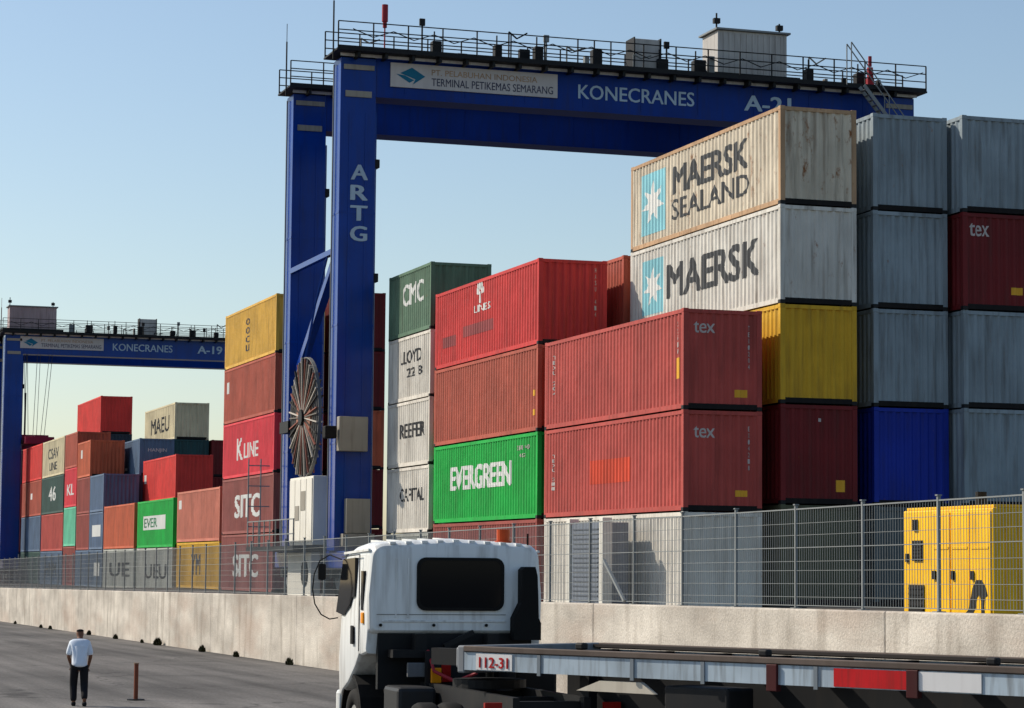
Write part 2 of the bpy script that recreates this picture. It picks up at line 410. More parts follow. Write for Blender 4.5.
def flower(yc, zc, r):
    def f(t, L, H):
        polys = []
        for k in range(5):
            a = R(90+(k-2)*42); d = Vector((math.cos(a), math.sin(a))); q = Vector((-d.y, d.x))
            polys.append([tuple(Vector((r, r))+d*r*s+q*r*b) for s, b in ((.12, 0), (.5, .3), (.85, .26), (1., 0), (.85, -.26), (.5, -.3))])
        polys.append([(r*.85, r*.0), (r*1.15, r*.0), (r*1.08, r*1.0), (r*.92, r*1.0)])
        mark_side(t, L, H, poly_bm(polys), yc+r, zc-r, WHITE, 'emblem')
    return f

# ------------------------------------------------------------------ the setting
YARD, YARD2, YARD3 = -1.20, -0.95, -1.45
def roadz(y): return -2.33-.0048*y
def sheet(name, mat, quads):
    bm = bmesh.new()
    for q in quads: bm.faces.new([bm.verts.new(p) for p in q])
    bmesh.ops.remove_doubles(bm, verts=bm.verts[:], dist=1e-4)
    bmesh.ops.recalc_face_normals(bm, faces=bm.faces[:])
    me = bpy.data.meshes.new(name); bm.to_mesh(me); bm.free()
    if me.polygons and me.polygons[0].normal.z < -.5: me.flip_normals()
    o = link(name, me, mat); o['kind'] = 'structure'; return o
sheet('road', ASPH, [[(-1500, -300, roadz(-300)), (1500, -300, roadz(-300)), (1500, 3000, roadz(3000)), (-1500, 3000, roadz(3000))]])
YM = paint('yard paving', (72, 70, 68), .9, .15, 0, .3, bump=.2)
x0, x1, x2 = 16.35, 29.3, 420; ya, yb, yc, yd = -60, 143.7, 144.3, 700
sheet('yard_ground', YM, [
 [(x0, ya, YARD), (x1, ya, YARD), (x1, yb, YARD), (x0, yb, YARD)],
 [(x1, ya, YARD), (x1, ya, YARD2), (x1, yb, YARD2), (x1, yb, YARD)],
 [(x1, ya, YARD2), (x2, ya, YARD2), (x2, yb, YARD2), (x1, yb, YARD2)],
 [(x0, yb, YARD), (x1, yb, YARD), (x1, yc, YARD3), (x0, yc, YARD3)], [(x1, yb, YARD), (x1, yb, YARD2), (x1, yc, YARD3)],
 [(x1, yb, YARD2), (x2, yb, YARD2), (x2, yc, YARD3), (x1, yc, YARD3)],
 [(x0, yc, YARD3), (x2, yc, YARD3), (x2, yd, YARD3), (x0, yd, YARD3)],
 [(x0, ya, YARD), (x0, yb, YARD), (x0, yb, -8), (x0, ya, -4)], [(x0, yb, YARD), (x0, yc, YARD3), (x0, yc, -8), (x0, yb, -8)],
 [(x0, yc, YARD3), (x0, yd, YARD3), (x0, yd, -10), (x0, yc, -8)]])

# concrete wall between road and yard: cast lengths with open joints
WX, WT = 16.0, .3
def wallz(y): return -.31-.0063*y
mb = MB(); y = 8.0
while y < 150:
    a, b = y+.004, y+11.992
    vs = []
    for x in (WX, WX+WT):
        for yy in (a, b):
            for z in (roadz(yy)-.3, wallz(yy)-.02):
                vs.append(mb.bm.verts.new((x, yy, z)))
    for f in ((0, 1, 3, 2), (4, 6, 7, 5), (0, 4, 5, 1), (2, 3, 7, 6), (0, 2, 6, 4), (1, 5, 7, 3)): mb.bm.faces.new([vs[i] for i in f])
    y += 12
o = mb.build('concrete_wall', CONC)
bv = o.modifiers.new('bevel', 'BEVEL'); bv.width = .025; bv.segments = 2
tag(o, 'long weathered pinkish concrete wall along the road below the wire fence', 'wall')

# wire fence standing on the wall
t = thing('wire_fence', 'galvanised wire mesh fence standing on top of the long concrete wall', 'fence', (WX+.15, 8, wallz(8)))
FH = 1.52; pitch = 2.32; FY0, n = 12.1, 57
for i in range(n):
    y = FY0+i*pitch; z = wallz(y)-.02
    px, py, pz = t.location
    mb = MB(); mb.box(-.022, .022, -.022, .022, 0, FH+.06); mb.box(-.07, .07, -.07, .07, 0, .014); mb.box(-.036, .036, -.036, .036, FH+.06, FH+.08)
    mb.build('post', GALV, t, loc=(WX+.15-px, y-py, z-pz))
    if i == n-1: break
    mb = MB(); z2 = wallz(y+pitch)-.02-z
    for k in range(1, 27):
        yy = .05+(pitch-.1)*k/27; zz = z2*yy/pitch
        mb.bar((0, yy, .05+zz), (0, yy, FH+zz), .0065)
    for h, wd in ((.05, .012), (.18, .007), (.38, .007), (.58, .007), (.72, .007), (.93, .013), (1.12, .007), (1.3, .007), (FH, .02)):
        mb.bar((-.006, .03, h), (-.006, pitch-.03, h+z2), wd)
    if i in (13,):
        mb.bar((-.03, .4, .05), (-.03, 1.5, .8), .05)
    mb.build('fence_panel', GALV, t, loc=(WX+.15-px, y-py, z-pz))

# ------------------------------------------------------------------ containers
HC, ST = 2.896, 2.591
DK = paint('faded dark lettering', (60, 66, 78), .7, .2, 0, .1)
BLK = paint('black lettering', (44, 46, 50), .7, .15, 0, .1)
YEL = paint('yellow label', (228, 170, 50), .6, .1, 0, .1)
FADEORANGE = paint('faded orange patch', (206, 72, 46), .65, .2, 0, .25)
FADEGREY = paint('faded grey patch', (150, 72, 72), .65, .2, 0, .25)
GREYW = paint('weak white lettering', (196, 186, 180), .65, .1, 0, .15)
G = 'shipping containers stacked in the yard'
def stack(X, Y, base, L, tiers, near=True):
    z = base
    for tr in tiers:
        H, colr, lab = tr[:3]; mk = tr[3] if len(tr) > 3 else ()
        j = 0.0 if near and z == base else random.uniform(-.02, .02)
        container(lab, colr, X+j, Y+j*1.5, z, L, H, near, G, mk); z += H
# T: brick red pair with "tex" on the end
stack(26.66, 65.9, YARD, 12.192, [
 (HC, 'white', 'dirty white container at ground level behind the fence, under the brick red pair', ()),
 (HC, 'brick', 'brick red container with a faded orange patch on its side, above the dirty white one',
  (side_patch(7.8, 4.3, .98, 1.72, FADEORANGE), side_vert('TEXU 311', 11.4, 2.1, .9, .22, GREYW), end_text('tex', .33, .97, 2.1, 2.42, GREYW),
   end_vert('EX·4218', 2.0, 2.5, 1.2, .06, GREYW), end_patch(1.62, 1.98, .44, .62, YEL))),
 (HC, 'brick', 'plain brick red container lettered tex, upper of the pair above the dirty white one',
  (side_vert('TEXU 204', 11.4, 2.45, 1.1, .22, GREYW), side_patch(.62, .36, .9, 1.5, YEL, 'label_plate'), side_vert('22G1·', .55, 2.6, 1.6, .12, GREYW),
   end_text('tex', .33, .97, 2.2, 2.52, GREYW), end_vert('TEX·204', 2.0, 2.5, 1.2, .06, GREYW), end_patch(1.6, 1.98, .38, .6, YEL)))])
# E: stack with the green container
stack(26.55, 78.5, YARD, 12.192, [
 (HC, 'brick3', 'dull brick container at ground level below the green EVERGREEN one'),
 (HC, 'green', 'bright green container lettered EVERGREEN in white',
  (side_text('EVERGREEN', 9.95, 2.93, 1.2, 2.03, WHITE, .06), side_text('EISU 940', 2.2, .9, 2.35, 2.5, GREYW), side_text('45G1', 1.9, 1.3, 2.1, 2.22, GREYW))),
 (HC, 'brick2', 'plain unlettered brick orange container between the green one and the rose red one', (side_patch(.6, .34, 1.2, 1.4, YEL, 'label_plate'), side_patch(.6, .34, .55, .75, YEL, 'label_plate'))),
 (HC, 'rose', 'rose red container with a small white flower emblem, topmost above the green EVERGREEN one',
  (flower(6.6, 2.45, .42), side_text('LINES', 7.25, 5.4, 1.72, 1.98, WHITE, .01), side_patch(11.2, 9.6, .75, 1.15, FADEGREY, 'worn_patch'), side_patch(8.6, 5.0, .95, 1.35, FADEGREY, 'worn_patch'),
   end_vert('HASU 414', 2.0, 2.7, 1.0, .06, GREYW)))])
# C: short containers beside the crane leg
stack(26.6, 91.5, YARD, 6.058, [
 (ST, 'palegrey', 'pale grey short container at the foot of the stack beside the blue crane leg'),
 (ST, 'white', 'short white container lettered CAPITAL in the stack beside the crane leg', (side_text('CAPITAL', 4.1, .7, 1.25, 1.75, BLK),)),
 (ST, 'white', 'short white container lettered REEFER in the stack beside the crane leg', (side_text('REEFER', 4.2, .7, 1.15, 1.7, BLK),)),
 (ST, 'white', 'short white container lettered LLOYD below the grey green one', (side_text('LLOYD', 4.3, 1.3, 1.5, 2.0, BLK), side_text('22 8', 3.3, 1.2, .95, 1.3, BLK))),
 (ST, 'dkgreen', 'short grey green container lettered CMC, top of the stack beside the crane leg', (side_text('CMC', 4.0, 1.1, 1.2, 2.05, WHITE),))])
# K
stack(26.6, 118.3, YARD, 12.192, [
 (HC, 'sitc', 'brown container lettered SITC at ground level behind the fence', (side_text('SITC', 9.2, 3.3, .75, 1.85, WHITE, .04),)),
 (HC, 'sitc', 'brown container lettered SITC just below the crimson K LINE one', (side_text('SITC', 9.0, 3.1, .85, 1.98, WHITE, .04),)),
 (HC, 'crimson', 'crimson container lettered K LINE in white', (side_text('K', 8.7, 7.3, .9, 2.0, WHITE, .02), side_text('LINE', 6.9, 3.6, .95, 1.7, WHITE, .02))),
 (HC, 'brick2', 'plain brick container with a small white patch, just below the yellow one', (side_patch(11.6, 10.9, 1.6, 2.2, WHITE, 'label_plate'),)),
 (HC, 'yellow', 'yellow container with dark vertical lettering, top of the stack left of the crane', (side_vert('OOCU', 7.0, 2.4, .6, .85, DK),))])
# M: white pair with star emblems
stack(29.65, 65.87, YARD2, 12.192, [
 (HC, 'olive', 'drab olive container at ground level behind the fence, under the deep red one'),
 (HC, 'maroon', 'deep red container end under the mustard yellow one with a small yellow label', (end_patch(1.75, 2.05, .38, .72, YEL), end_patch(1.2, 1.3, 2.4, 2.5, GREYW))),
 (HC, 'mustard', 'mustard yellow container with a ribbed end, below the white one lettered MAERSK'),
 (HC, 'white2', 'white container lettered only MAERSK beside a blue star emblem', (star(11.1, 9.25, .65, 2.45), side_text('MAERSK', 8.86, 1.62, 1.02, 2.1, GREYLET, .035))),
 (HC, 'cream', 'rusty cream container lettered MAERSK SEALAND, topmost of the tall right hand stacks', (star(11.3, 9.1, .42, 2.45), side_text('MAERSK', 8.45, 2.45, 1.45, 2.34, GREYLET, .035), side_text('SEALAND', 8.53, 2.34, .62, 1.28, GREYLET, .01)))])
stack(32.68, 66.0, YARD2, 12.192, [
 (HC, 'grey2', 'greyish container at ground level behind the fence, under the royal blue one'),
 (HC, 'navy', 'royal blue container with a ribbed end above the fence'),
 (HC, 'coolwhite', 'pale grey container directly on top of the royal blue one'),
 (HC, 'coolwhite', 'streaked pale grey container, second from the top of the stack over the royal blue one'),
 (HC, 'coolwhite', 'pale grey container at the top of the stack over the royal blue one')])
stack(35.3, 65.4, YARD2, 12.192, [
 (HC, 'grey2', 'dim grey container end low behind the yellow generator'),
 (HC, 'coolwhite', 'pale grey container second from the ground in the rightmost stack'),
 (HC, 'coolwhite', 'pale grey container just below the dark maroon one in the rightmost stack'),
 (HC, 'maroon', 'dark maroon container lettered tex on its end, in the rightmost stack', (end_text('tex', .25, .88, 2.2, 2.58, GREYW), end_patch(1.62, 1.98, .5, .72, YEL))),
 (HC, 'coolwhite', 'pale container with a sunlit side, topmost of the rightmost stack', ())])
# second row
stack(29.6, 78.6, YARD2, 12.192, [
 (HC, 'darkred', 'dark red container low behind the EVERGREEN stack, hidden by it'), (HC, 'darkred', 'second tier dark red container behind the EVERGREEN stack'),
 (HC, 'darkred', 'third tier dark red container behind the EVERGREEN stack'), (HC, 'brick2', 'brick container end glimpsed between the rose red and cream ones')])
stack(29.68, 118.4, YARD2, 12.192, [
 (HC, 'maroon', 'maroon container at ground level in the row behind the crane leg'), (HC, 'maroon', 'second tier maroon container behind the crane leg'),
 (HC, 'orange', 'orange brick container seen right of the blue crane leg'), (HC, 'maroon', 'maroon container fourth from ground right of the crane leg'),
 (HC, 'maroon', 'topmost maroon container peeking out right of the crane leg')])
# far block, front row
stack(26.6, 131.1, YARD, 12.192, [
 (ST, 'mustard', 'dull yellow container at ground level left of the SITC ones', (side_text('YM', 7.8, 5.2, .8, 1.9, DK),)),
 (HC, 'pink', 'pinkish brick container on the dull yellow one, left of the SITC ones', (side_patch(11.7, 11.0, 1.9, 2.4, WHITE, 'label_plate'),))], False)
stack(26.6, 144.6, YARD3, 12.192, [
 (ST, 'palegrey', 'pale grey container lettered UEU under the small green one', (side_text('UEU', 9.1, 1.9, .75, 1.6, BLK),)),
 (HC, 'green', 'green container with a white label panel in the far block', (side_patch(10.2, 2.6, 1.1, 1.95, WHITE), side_text('EVER', 9.7, 5.3, 1.25, 1.8, paint('green lettering', (60, 130, 90))), ))], False)
stack(26.6, 158.1, YARD3, 12.192, [
 (ST, 'palegrey', 'pale grey container lettered UE under the orange one', (side_text('UE', 9.4, 1.6, .8, 1.7, BLK),)),
 (HC, 'orange', 'plain orange container left of the small green one in the far block')], False)
stack(26.6, 170.8, YARD3, 6.058, [
 (ST, 'bluegrey', 'short blue grey container at ground level below two slate ones', (side_patch(3.6, 1.2, .8, 1.7, WHITE),)),
 (ST, 'slate', 'short slate container with a white label, middle one left of the orange container', (side_patch(4.8, 1.0, .9, 1.7, WHITE),)),
 (ST, 'slate', 'short slate container, its end showing left above the orange one', ())], False)
stack(26.6, 177.1, YARD3, 6.058, [
 (ST, 'slate', 'short blue grey container at ground level under three brick ones'), (ST, 'brick3', 'short brick container second from the ground in the far block'),
 (ST, 'brick3', 'short brick container third from the ground, left of the slate one'), (ST, 'orange', 'short orange red container on three slate and brick ones under the high red one', (side_patch(4.6, 3.8, 1.4, 2.0, WHITE, 'label_plate'),))], False)
stack(26.6, 183.6, YARD3, 6.058, [
 (HC, 'brick3', 'short brown container at ground level below the mint one'), (HC, 'mint', 'short mint green container in the far block'),
 (HC, 'crimson', 'short red container with white lettering on top of the mint one', (side_text('KL', 4.8, 1.4, .9, 1.7, WHITE),)), (ST, 'brick2', 'short tan brick container at the top above the mint one')], False)
stack(26.6, 190.2, YARD3, 12.192, [
 (ST, 'bluegrey', 'blue grey lettered container at ground level near the left edge', (side_text('HMM', 9, 3, .7, 1.7, BLK),)), (HC, 'brick', 'brick container under the dark green lettered one in the far block'),
 (HC, 'deepgreen', 'dark green container with white lettering in the far block', (side_text('46', 8, 4.2, 1.0, 2.1, WHITE),)), (HC, 'beige', 'beige container with faint lettering, top of its far stack', (side_text('CSAV', 9, 3.2, 1.4, 2.2, GREYLET), side_text('LINE', 8.2, 4, .5, 1.1, GREYLET)))], False)
stack(26.6, 202.8, YARD3, 12.192, [
 (ST, 'deepgreen', 'green container at ground level by the left edge'), (HC, 'bluegrey', 'faded blue container second from the ground by the left edge'),
 (HC, 'brick2', 'brick container with a white spot third from the ground by the left edge', (side_patch(6.6, 5.6, 1.4, 1.9, WHITE, 'label_plate'),)), (HC, 'red', 'bright red container directly under the hanging spreader')], False)
stack(26.6, 216.2, YARD3, 12.192, [
 (ST, 'darkslate', 'dark slate container lowest at the extreme left edge'), (HC, 'maroon', 'maroon container at the extreme left edge'),
 (HC, 'brick3', 'dusty brick container at the extreme left edge'), (HC, 'darkslate', 'dark slate container on top at the extreme left edge')], False)
stack(26.6, 229, YARD3, 12.192, [
 (HC, 'brick3', 'distant brown container beyond the left edge stacks'), (HC, 'darkslate', 'distant slate container beyond the left edge stacks'), (HC, 'orange', 'distant orange container beyond the left edge stacks')], False)
# far block, rows behind
stack(29.45, 159.6, YARD3, 12.192, [
 (HC, 'brick3', 'brown container low behind the small green one, hidden by it'), (HC, 'brick3', 'second tier brown container behind the small green one'),
 (HC, 'red', 'bright red container just above the small green one in the far block', (side_patch(11.7, 11.0, 1.3, 1.9, WHITE, 'label_plate'),))], False)
stack(29.45, 173.3, YARD3, 12.192, [
 (ST, 'brick3', 'brown container low behind the slate ones, hidden by them'), (ST, 'darkslate', 'dark second tier container behind the slate ones'),
 (ST, 'darkslate', 'dark third tier container behind the slate ones'), (ST, 'bluegrey', 'dull blue container with white lettering left behind the bright red one', (side_text('APL', 11, 5, .5, 1.9, WHITE), end_text('HANJIN', .6, 1.9, 1.6, 1.9, GREYW)))], False)
stack(31.9, 173.5, YARD3, 12.192, [
 (ST, 'brick3', 'lowest hidden container of the third row in the far block'), (ST, 'brick3', 'second hidden container of the third row in the far block'),
 (ST, 'brick3', 'third hidden container of the third row in the far block'), (ST, 'dkgreenblue', 'greenish grey container end beneath the high white one'),
 (ST, 'beige', 'high white container lettered MAEU standing against the sky', (side_text('MAEU', 9.6, 2.2, .7, 1.8, BLK, .02),))], False)
stack(34.5, 173.2, YARD3, 12.192, [
 (ST, 'maroon', 'lowest hidden container of the fourth row in the far block'), (ST, 'maroon', 'second hidden container of the fourth row in the far block'),
 (ST, 'maroon', 'third hidden container of the fourth row in the far block'), (ST, 'maroon', 'maroon container end right of the greenish grey one')], False)
stack(29.5, 191.6, YARD3, 12.192, [
 (HC, 'brick3', 'lowest hidden container under the high red one'), (HC, 'brick3', 'second hidden container under the high red one'), (HC, 'brick3', 'third hidden container under the high red one'),
 (HC, 'darkslate', 'dark slate container just under the high red one'), (HC, 'red', 'high red container standing alone against the sky in the far block', ())], False)

# ------------------------------------------------------------------ gantry cranes
SIGNG = paint('sign board', (196, 190, 186), .6, .05, 0, .1)
TEAL = paint('teal emblem', (20, 110, 140), .6, .08, 0, .1)
ROOFW = paint('machinery house white', (186, 182, 176), .6, .12, .12, .3)
HOUSE2 = paint('machinery house pale red', (170, 150, 150), .6, .12, .1, .3)
ROPE = paint('rope', (70, 74, 80), .7, .1)
REDP = paint('signal red', (160, 40, 52), .6, .15, 0, .2)
BOXG = paint('cabinet grey', (150, 144, 132), .6, .15, .1, .3)
CABW = paint('cabinet white', (224, 220, 208), .55, .06, .02, .12)
COPPER = paint('cable sheath', (150, 104, 84), .7, .3)
def crane(label, X0, Y0, base, top, words, number, house_x, cab_x, sign_x, words_x, num_x, blue, main, house_mat):
    t = thing('gantry_crane', label, 'gantry crane', (X0, Y0, base), 0, 'rubber tyred gantry cranes')
    H = top-base; Wd = 26.1; D = 8.5; LW, LD = 1.5, 1.25; BH = 1.55; BD = 1.25
    for x in (0.06, Wd-LW-.06):
        for y in (0, D):
            mb = MB(); mb.box(x, x+LW, y+.01, y+LD, 1.9, H-.12, bev=.03)
            for k in (-1, 1):                                                # welded edge strips on the leg
                xx = x+LW/2+k*.34; mb.box(xx-.04, xx+.04, y-.015, y+.012, 2.2, H-2.4)
            lg = mb.build('leg', blue, t)
            if x < 1:
                mb = MB(); mb.tube([(x+LW+.06, y+.25, 2.4), (x+LW+.06, y+.25, H-2.3)], .05, 6); mb.build('conduit', CRBLUE2, lg)
                mb = MB(); mb.tube([(x-.07, y+.9, 2.4), (x-.07, y+.9, H-.3)], .035, 6); mb.build('conduit', GALV, lg)
                for zz in (H-9.3, H-4.6):
                    mb = MB(); mb.box(x+LW, x+LW+.22, y+.1, y+.6, zz, zz+.35, bev=.02); mb.build('lamp_bracket', DARKST, lg)
                for zz in (6.2, 11.0, 15.6):
                    mb = MB(); mb.box(x-.012, x+LW+.012, y-.004, y+LD+.012, zz, zz+.09); mb.build('splice_plate', blue, lg)
            mb = MB(); mb.box(x+.12, x+LW-.1, y-.05, y+.012, H-.62, H-.42); mb.build('bracket_plate', BOXG, lg)
            mb = MB(); mb.box(x+.2, x+LW-.2, y-.05, y+.012, H-1.75, H-1.5)
            mb.build('bracket_plate', BOXG, lg)
    for k, y in enumerate((0, D)):
        x0, x1 = LW+.064, Wd-LW-.064
        mb = MB(); mb.box(x0, x1, y+.03, y+BD, H-.14-BH, H-.14)
        mb.box(x0, x1, y-.1, y+BD+.1, H-.14, H-.06)
        mb.box(x0, x1, y-.06, y+BD+.04, H-.16-BH, H-.14-BH-.0)
        for q in range(9):
            xx = x0+1.2+q*2.6; mb.box(xx, xx+.05, y+.012, y+.031, H-1.5, H-.2)
        mb.build('beam', CRBEAM if main else blue, t)
        mb = MB(); mb.box(.0, Wd, y-.14, y-.105, H-.1, H+.02); mb.build('rail_strip', paint('strip white', (214, 218, 220), .6, .1, .1, .2), t)
        mb = MB(); mb.box(-.3, Wd+.2, y-.75, y+BD+.3, H+.02, H+.09)
        mb.box(.3, Wd, y+.3, y+.7, H+.09, H+.3)                                # trolley rail on its girder
        for q in range(22): mb.box(.6+q*1.15, .72+q*1.15, y-.65, y+.1, H-.2, H+.02)
        mb.build('walkway', DARKST, t)
        mb = MB(); n = 19
        for row, yy in enumerate((y-.72, y+BD+.26)):
            for q in range(n):
                xx = -.25+q*(Wd+.4)/(n-1)
                mb.bar((xx, yy, H+.05), (xx, yy, H+1.2), .05)
            for hz in (1.2, .85, .5): mb.bar((-.25, yy, H+hz), (Wd+.15, yy, H+hz), .04)
            mb.box(-.25, Wd+.15, yy-.01, yy+.01, H+.09, H+.22)
        mb.build('handrail', GALV if False else DARKST, t)
        mb = MB(); mb.bar((-.35, y-.3, H-.3), (-.35, y-.3, H+2.1), .07, .07, 6); mb.bar((-.35, y-.3, H+2.1), (-.35, y-.3, H+2.9), .03, .03, 6)
        mb.build('mast', DARKST, t)
        mb = MB(); mb.bar((1.75, y-.5, H+.1), (1.75, y-.5, H+2.0), .05); mb.disc((1.75, y-.5, H+1.7), 'Z', 0.01, .13, .7, 10); mb.disc((1.75, y-.5, H+1.25), 'Z', 0.01, .09, .3, 10)
        if main and k == 0: mb.build('warning_lamp', REDP, t)
        else: mb.bm.free()
    if main:
        mb = MB(); 
        for z in (.1, .6, 1.1): mb.disc((23.7, -.4, H+.2+z), 'Z', .01, .2-.12*z/1.1, .45, 10)
        mb.build('warning_lamp', REDP, t)
    # small gear along the walkway: flood lamps, junction boxes, motors
    rg = random.Random(3 if main else 5)
    for q in range(9):
        xx = 4.2+q*2.35+rg.uniform(-.5, .5)
        if house_x[0]-.4 < xx < house_x[1]+.4: continue
        mb = MB(); h = rg.uniform(.35, .7)
        mb.box(xx, xx+rg.uniform(.3, .6), .0, .4, H+.3, H+.3+h, bev=.04); mb.bar((xx+.1, .1, H+.3+h), (xx+.1, .1, H+.7+h), .05)
        mb.build('junction_box', DARKST, t)
    for q in range(26):                                  # festoon loops, pipes and posts on the girder
        xx = 1.4+q*.93+rg.uniform(-.3, .3); yy = rg.choice((-.5, .2, .9, D+.3)); h = rg.uniform(.35, 1.5)
        if house_x[0]-.3 < xx < house_x[1]+.3: continue
        mb = MB()
        if q % 3 == 0: mb.tube([(xx, yy, H+.08), (xx, yy, H+h), (xx+.35, yy, H+h*.8), (xx+.8, yy, H+h)], .035, 6); nm = 'conduit'
        elif q % 3 == 1: mb.box(xx, xx+rg.uniform(.15, .5), yy, yy+.25, H+.09, H+.09+h*.6, bev=.02); nm = 'junction_box'
        else: mb.bar((xx, yy, H+.08), (xx, yy, H+h+.4), .06); mb.box(xx-.12, xx+.12, yy-.06, yy+.06, H+h+.1, H+h+.4, bev=.02); nm = 'flood_lamp'
        mb.build(nm, rg.choice((DARKST, DARKST, GALV, BOXG)), t)
    mb = MB()
    for q in range(30): mb.bar((.4+q*.86, -.55, H+.95-.3*(q % 2)), (.4+(q+1)*.86, -.55, H+.95-.3*((q+1) % 2)), .035)
    mb.build('festoon_cable', DARKST, t)
    # machinery house on the trolley
    a, b = house_x
    mb = MB(); mb.box(a, b, .15, 1.9, H+.32, H+2.3, bev=.04)
    for q in range(12): mb.box(a-.02+(b-a)/12*q, a+.05+(b-a)/12*q, .11, .15, H+.4, H+2.2)
    hs = mb.build('machinery_house', house_mat, t)
    mb = MB(); mb.box(a-.12, b+.12, .02, 2.05, H+2.3, H+2.38); mb.build('roof', GALV, hs)
    mb = MB(); mb.box(b+.01, b+.06, .6, 1.5, H+.4, H+2.1); mb.build('door', BOXG, hs)
    for xx, hh in ((a, .5), (b-.3, .25)):
        mb = MB(); mb.bar((xx, .3, H+2.38), (xx, .3, H+2.55+hh), .06); mb.box(xx-.14, xx+.14, .2, .4, H+2.4+hh*.4, H+2.62+hh*.4); mb.build('flood_lamp', DARKST, hs)
    mb = MB(); mb.box(a-.6, b+.6, .1, D+1.1, H+.3, H+.45); mb.build('trolley_frame', DARKST, t)
    a, b = cab_x
    mb = MB(); mb.box(a, b, .2, 1.1, H+.3, H+1.65, bev=.03); cb = mb.build('electrical_cabinet', ROOFW, t)
    mb = MB(); mb.box(a-.05, a, .15, 1.15, H+.3, H+1.7); mb.box(b, b+.05, .15, 1.15, H+.3, H+1.7); mb.build('cabinet_frame', DARKST, cb)
    # sign board and lettering on the near beam
    def face_text(s, x0, x1, z0, z1, mat, y=-.004, bold=.015, parent=t, name='lettering'):
        bm = text_bm(s, x1-x0, z1-z0, bold)
        for v in bm.verts: v.co = Vector((x0+v.co.x, y+.03-v.co.z, z0+v.co.y))
        me = bpy.data.meshes.new(name); bm.to_mesh(me); bm.free(); return link(name, me, mat, parent)
    a, b = sign_x
    mb = MB(); mb.box(a, b, -.05, .03, H-1.22, H-.22); sg = mb.build('sign', SIGNG, t)
    bm = poly_bm([[(-.55, 0), (0, -.42), (.55, 0), (0, .42)]]);
    cx = a+.85
    mb = MB(); mb.prism([(cx-.62, H-.68), (cx-.05, H-1.02), (cx+.15, H-.9), (cx-.25, H-.72)], 'Y', -.058, -.052)
    mb.prism([(cx-.45, H-.64), (cx+.05, H-.38), (cx+.62, H-.72), (cx+.1, H-1.08), (cx+.2, H-.86)], 'Y', -.064, -.0585); mb.build('emblem', TEAL, sg); bm.free()
    face_text('PT. PELABUHAN INDONESIA', a+1.75, b-.9, H-.64, H-.4, paint('tan lettering', (170, 140, 110)), -.084, .01, sg)
    face_text('TERMINAL PETIKEMAS SEMARANG', a+1.75, b-.2, H-1.08, H-.76, paint('dark lettering', (60, 62, 84)), -.084, .006, sg)
    face_text(words, *words_x, H-1.16, H-.56, CRLET, -.02)
    face_text(number, *num_x, H-1.16, H-.5, CRLET, -.02, .03)
    # sill beams, bogies and tyres
    for x in (.06, Wd-LW-.06):
        mb = MB(); mb.box(x+.1, x+LW-.1, -1.4, D+LD+1.4, 1.2, 1.895, bev=.04); mb.build('sill_beam', blue, t)
        for y in (-.6, 1.3, D-.2, D+1.7):
            mb = MB(); mb.box(x+.2, x+LW-.2, y-.25, y+.25, .8, 1.2); bg = mb.build('wheel_fork', DARKST, t)
            mb = MB(); mb.tyre((x+LW/2, y, .74), 'X', .74, .55); wh = mb.build('wheel', BLACK, t, True)
            mb = MB(); mb.disc((x+LW/2, y, .74), 'X', .08, .41, .5, 20); mb.build('rim', GALV, wh)
    if main:
        # ties between the two left legs
        mb = MB(); mb.bar((.15, LD, H-8.0), (.15, D+.05, H-8.0), .22); mb.build('tie_beam', blue, t)
        mb = MB(); mb.bar((.5, LD, H-7.7), (.5, D-.1, H-12.4), .34); mb.build('brace', blue, t)
        # cable reel between the left legs
        C0 = Vector((-.12, 4.5, 7.5)); rr = 2.55
        mb = MB(); mb.disc(C0, 'X', rr-.05, rr, .14, 40); reel = mb.build('cable_reel', paint('reel rim grey', (120, 118, 112), .6, .2, .1, .3), t)
        mb = MB(); mb.disc(C0, 'X', .01, .34, .5, 16); mb.build('hub', DARKST, reel)
        for kk, sm in enumerate((paint('spoke grey', (112, 106, 98), .6, .3, .2, .3), paint('spoke pale', (186, 178, 166), .6, .2, .15, .3), paint('spoke dark', (48, 46, 44), .7, .3, .1, .2), paint('spoke rust', (140, 84, 70), .7, .3, .2, .2))):
            mb = MB()
            for q in range(kk, 40, 4):
                aa = 2*math.pi*(q+rg.uniform(-.25, .25))/40; r_ = rr*rg.uniform(.92, 1.02)
                for dx in (-.12, .12): mb.bar(C0+Vector((dx, math.cos(aa)*.3, math.sin(aa)*.3)), C0+Vector((dx, math.cos(aa)*r_, math.sin(aa)*r_)), .065, .05)
            mb.build('spoke_set', sm, reel)
        mb = MB(); mb.disc(C0, 'X', .55, 1.25, .22, 36); mb.build('wound_cable', COPPER, reel)
        mb = MB()
        for r_ in (1.55, 1.9, 2.25): mb.disc(C0, 'X', r_-.05, r_, .16, 40)
        mb.build('cable_turns', paint('grey cable', (110, 108, 104), .7, .25), reel)
        mb = MB(); mb.box(-.2, .1, 4.0, 7.0, 6.9, 7.6); mb.box(-.3, .05, 7.0, D+.1, 7.0, 7.5); mb.build('reel_bracket', DARKST, t)
        mb = MB(); mb.tube([C0+Vector((0, .2, rr)), C0+Vector((.2, -.6, rr+2.2)), (.1, 2.0, H-8.1)], .05, 6); mb.build('feed_cable', CRBLUE2, t)
        # cabinets, platform and stair rail at the foot
        mb = MB(); mb.box(-.25, .95, 2.4, 6.6, 2.15, 5.0, bev=.03)
        for q in range(4): mb.box(-.29, -.25, 2.5+q*1.02, 3.42+q*1.02, 2.3, 4.9)
        hc = mb.build('switch_house', CABW, t)
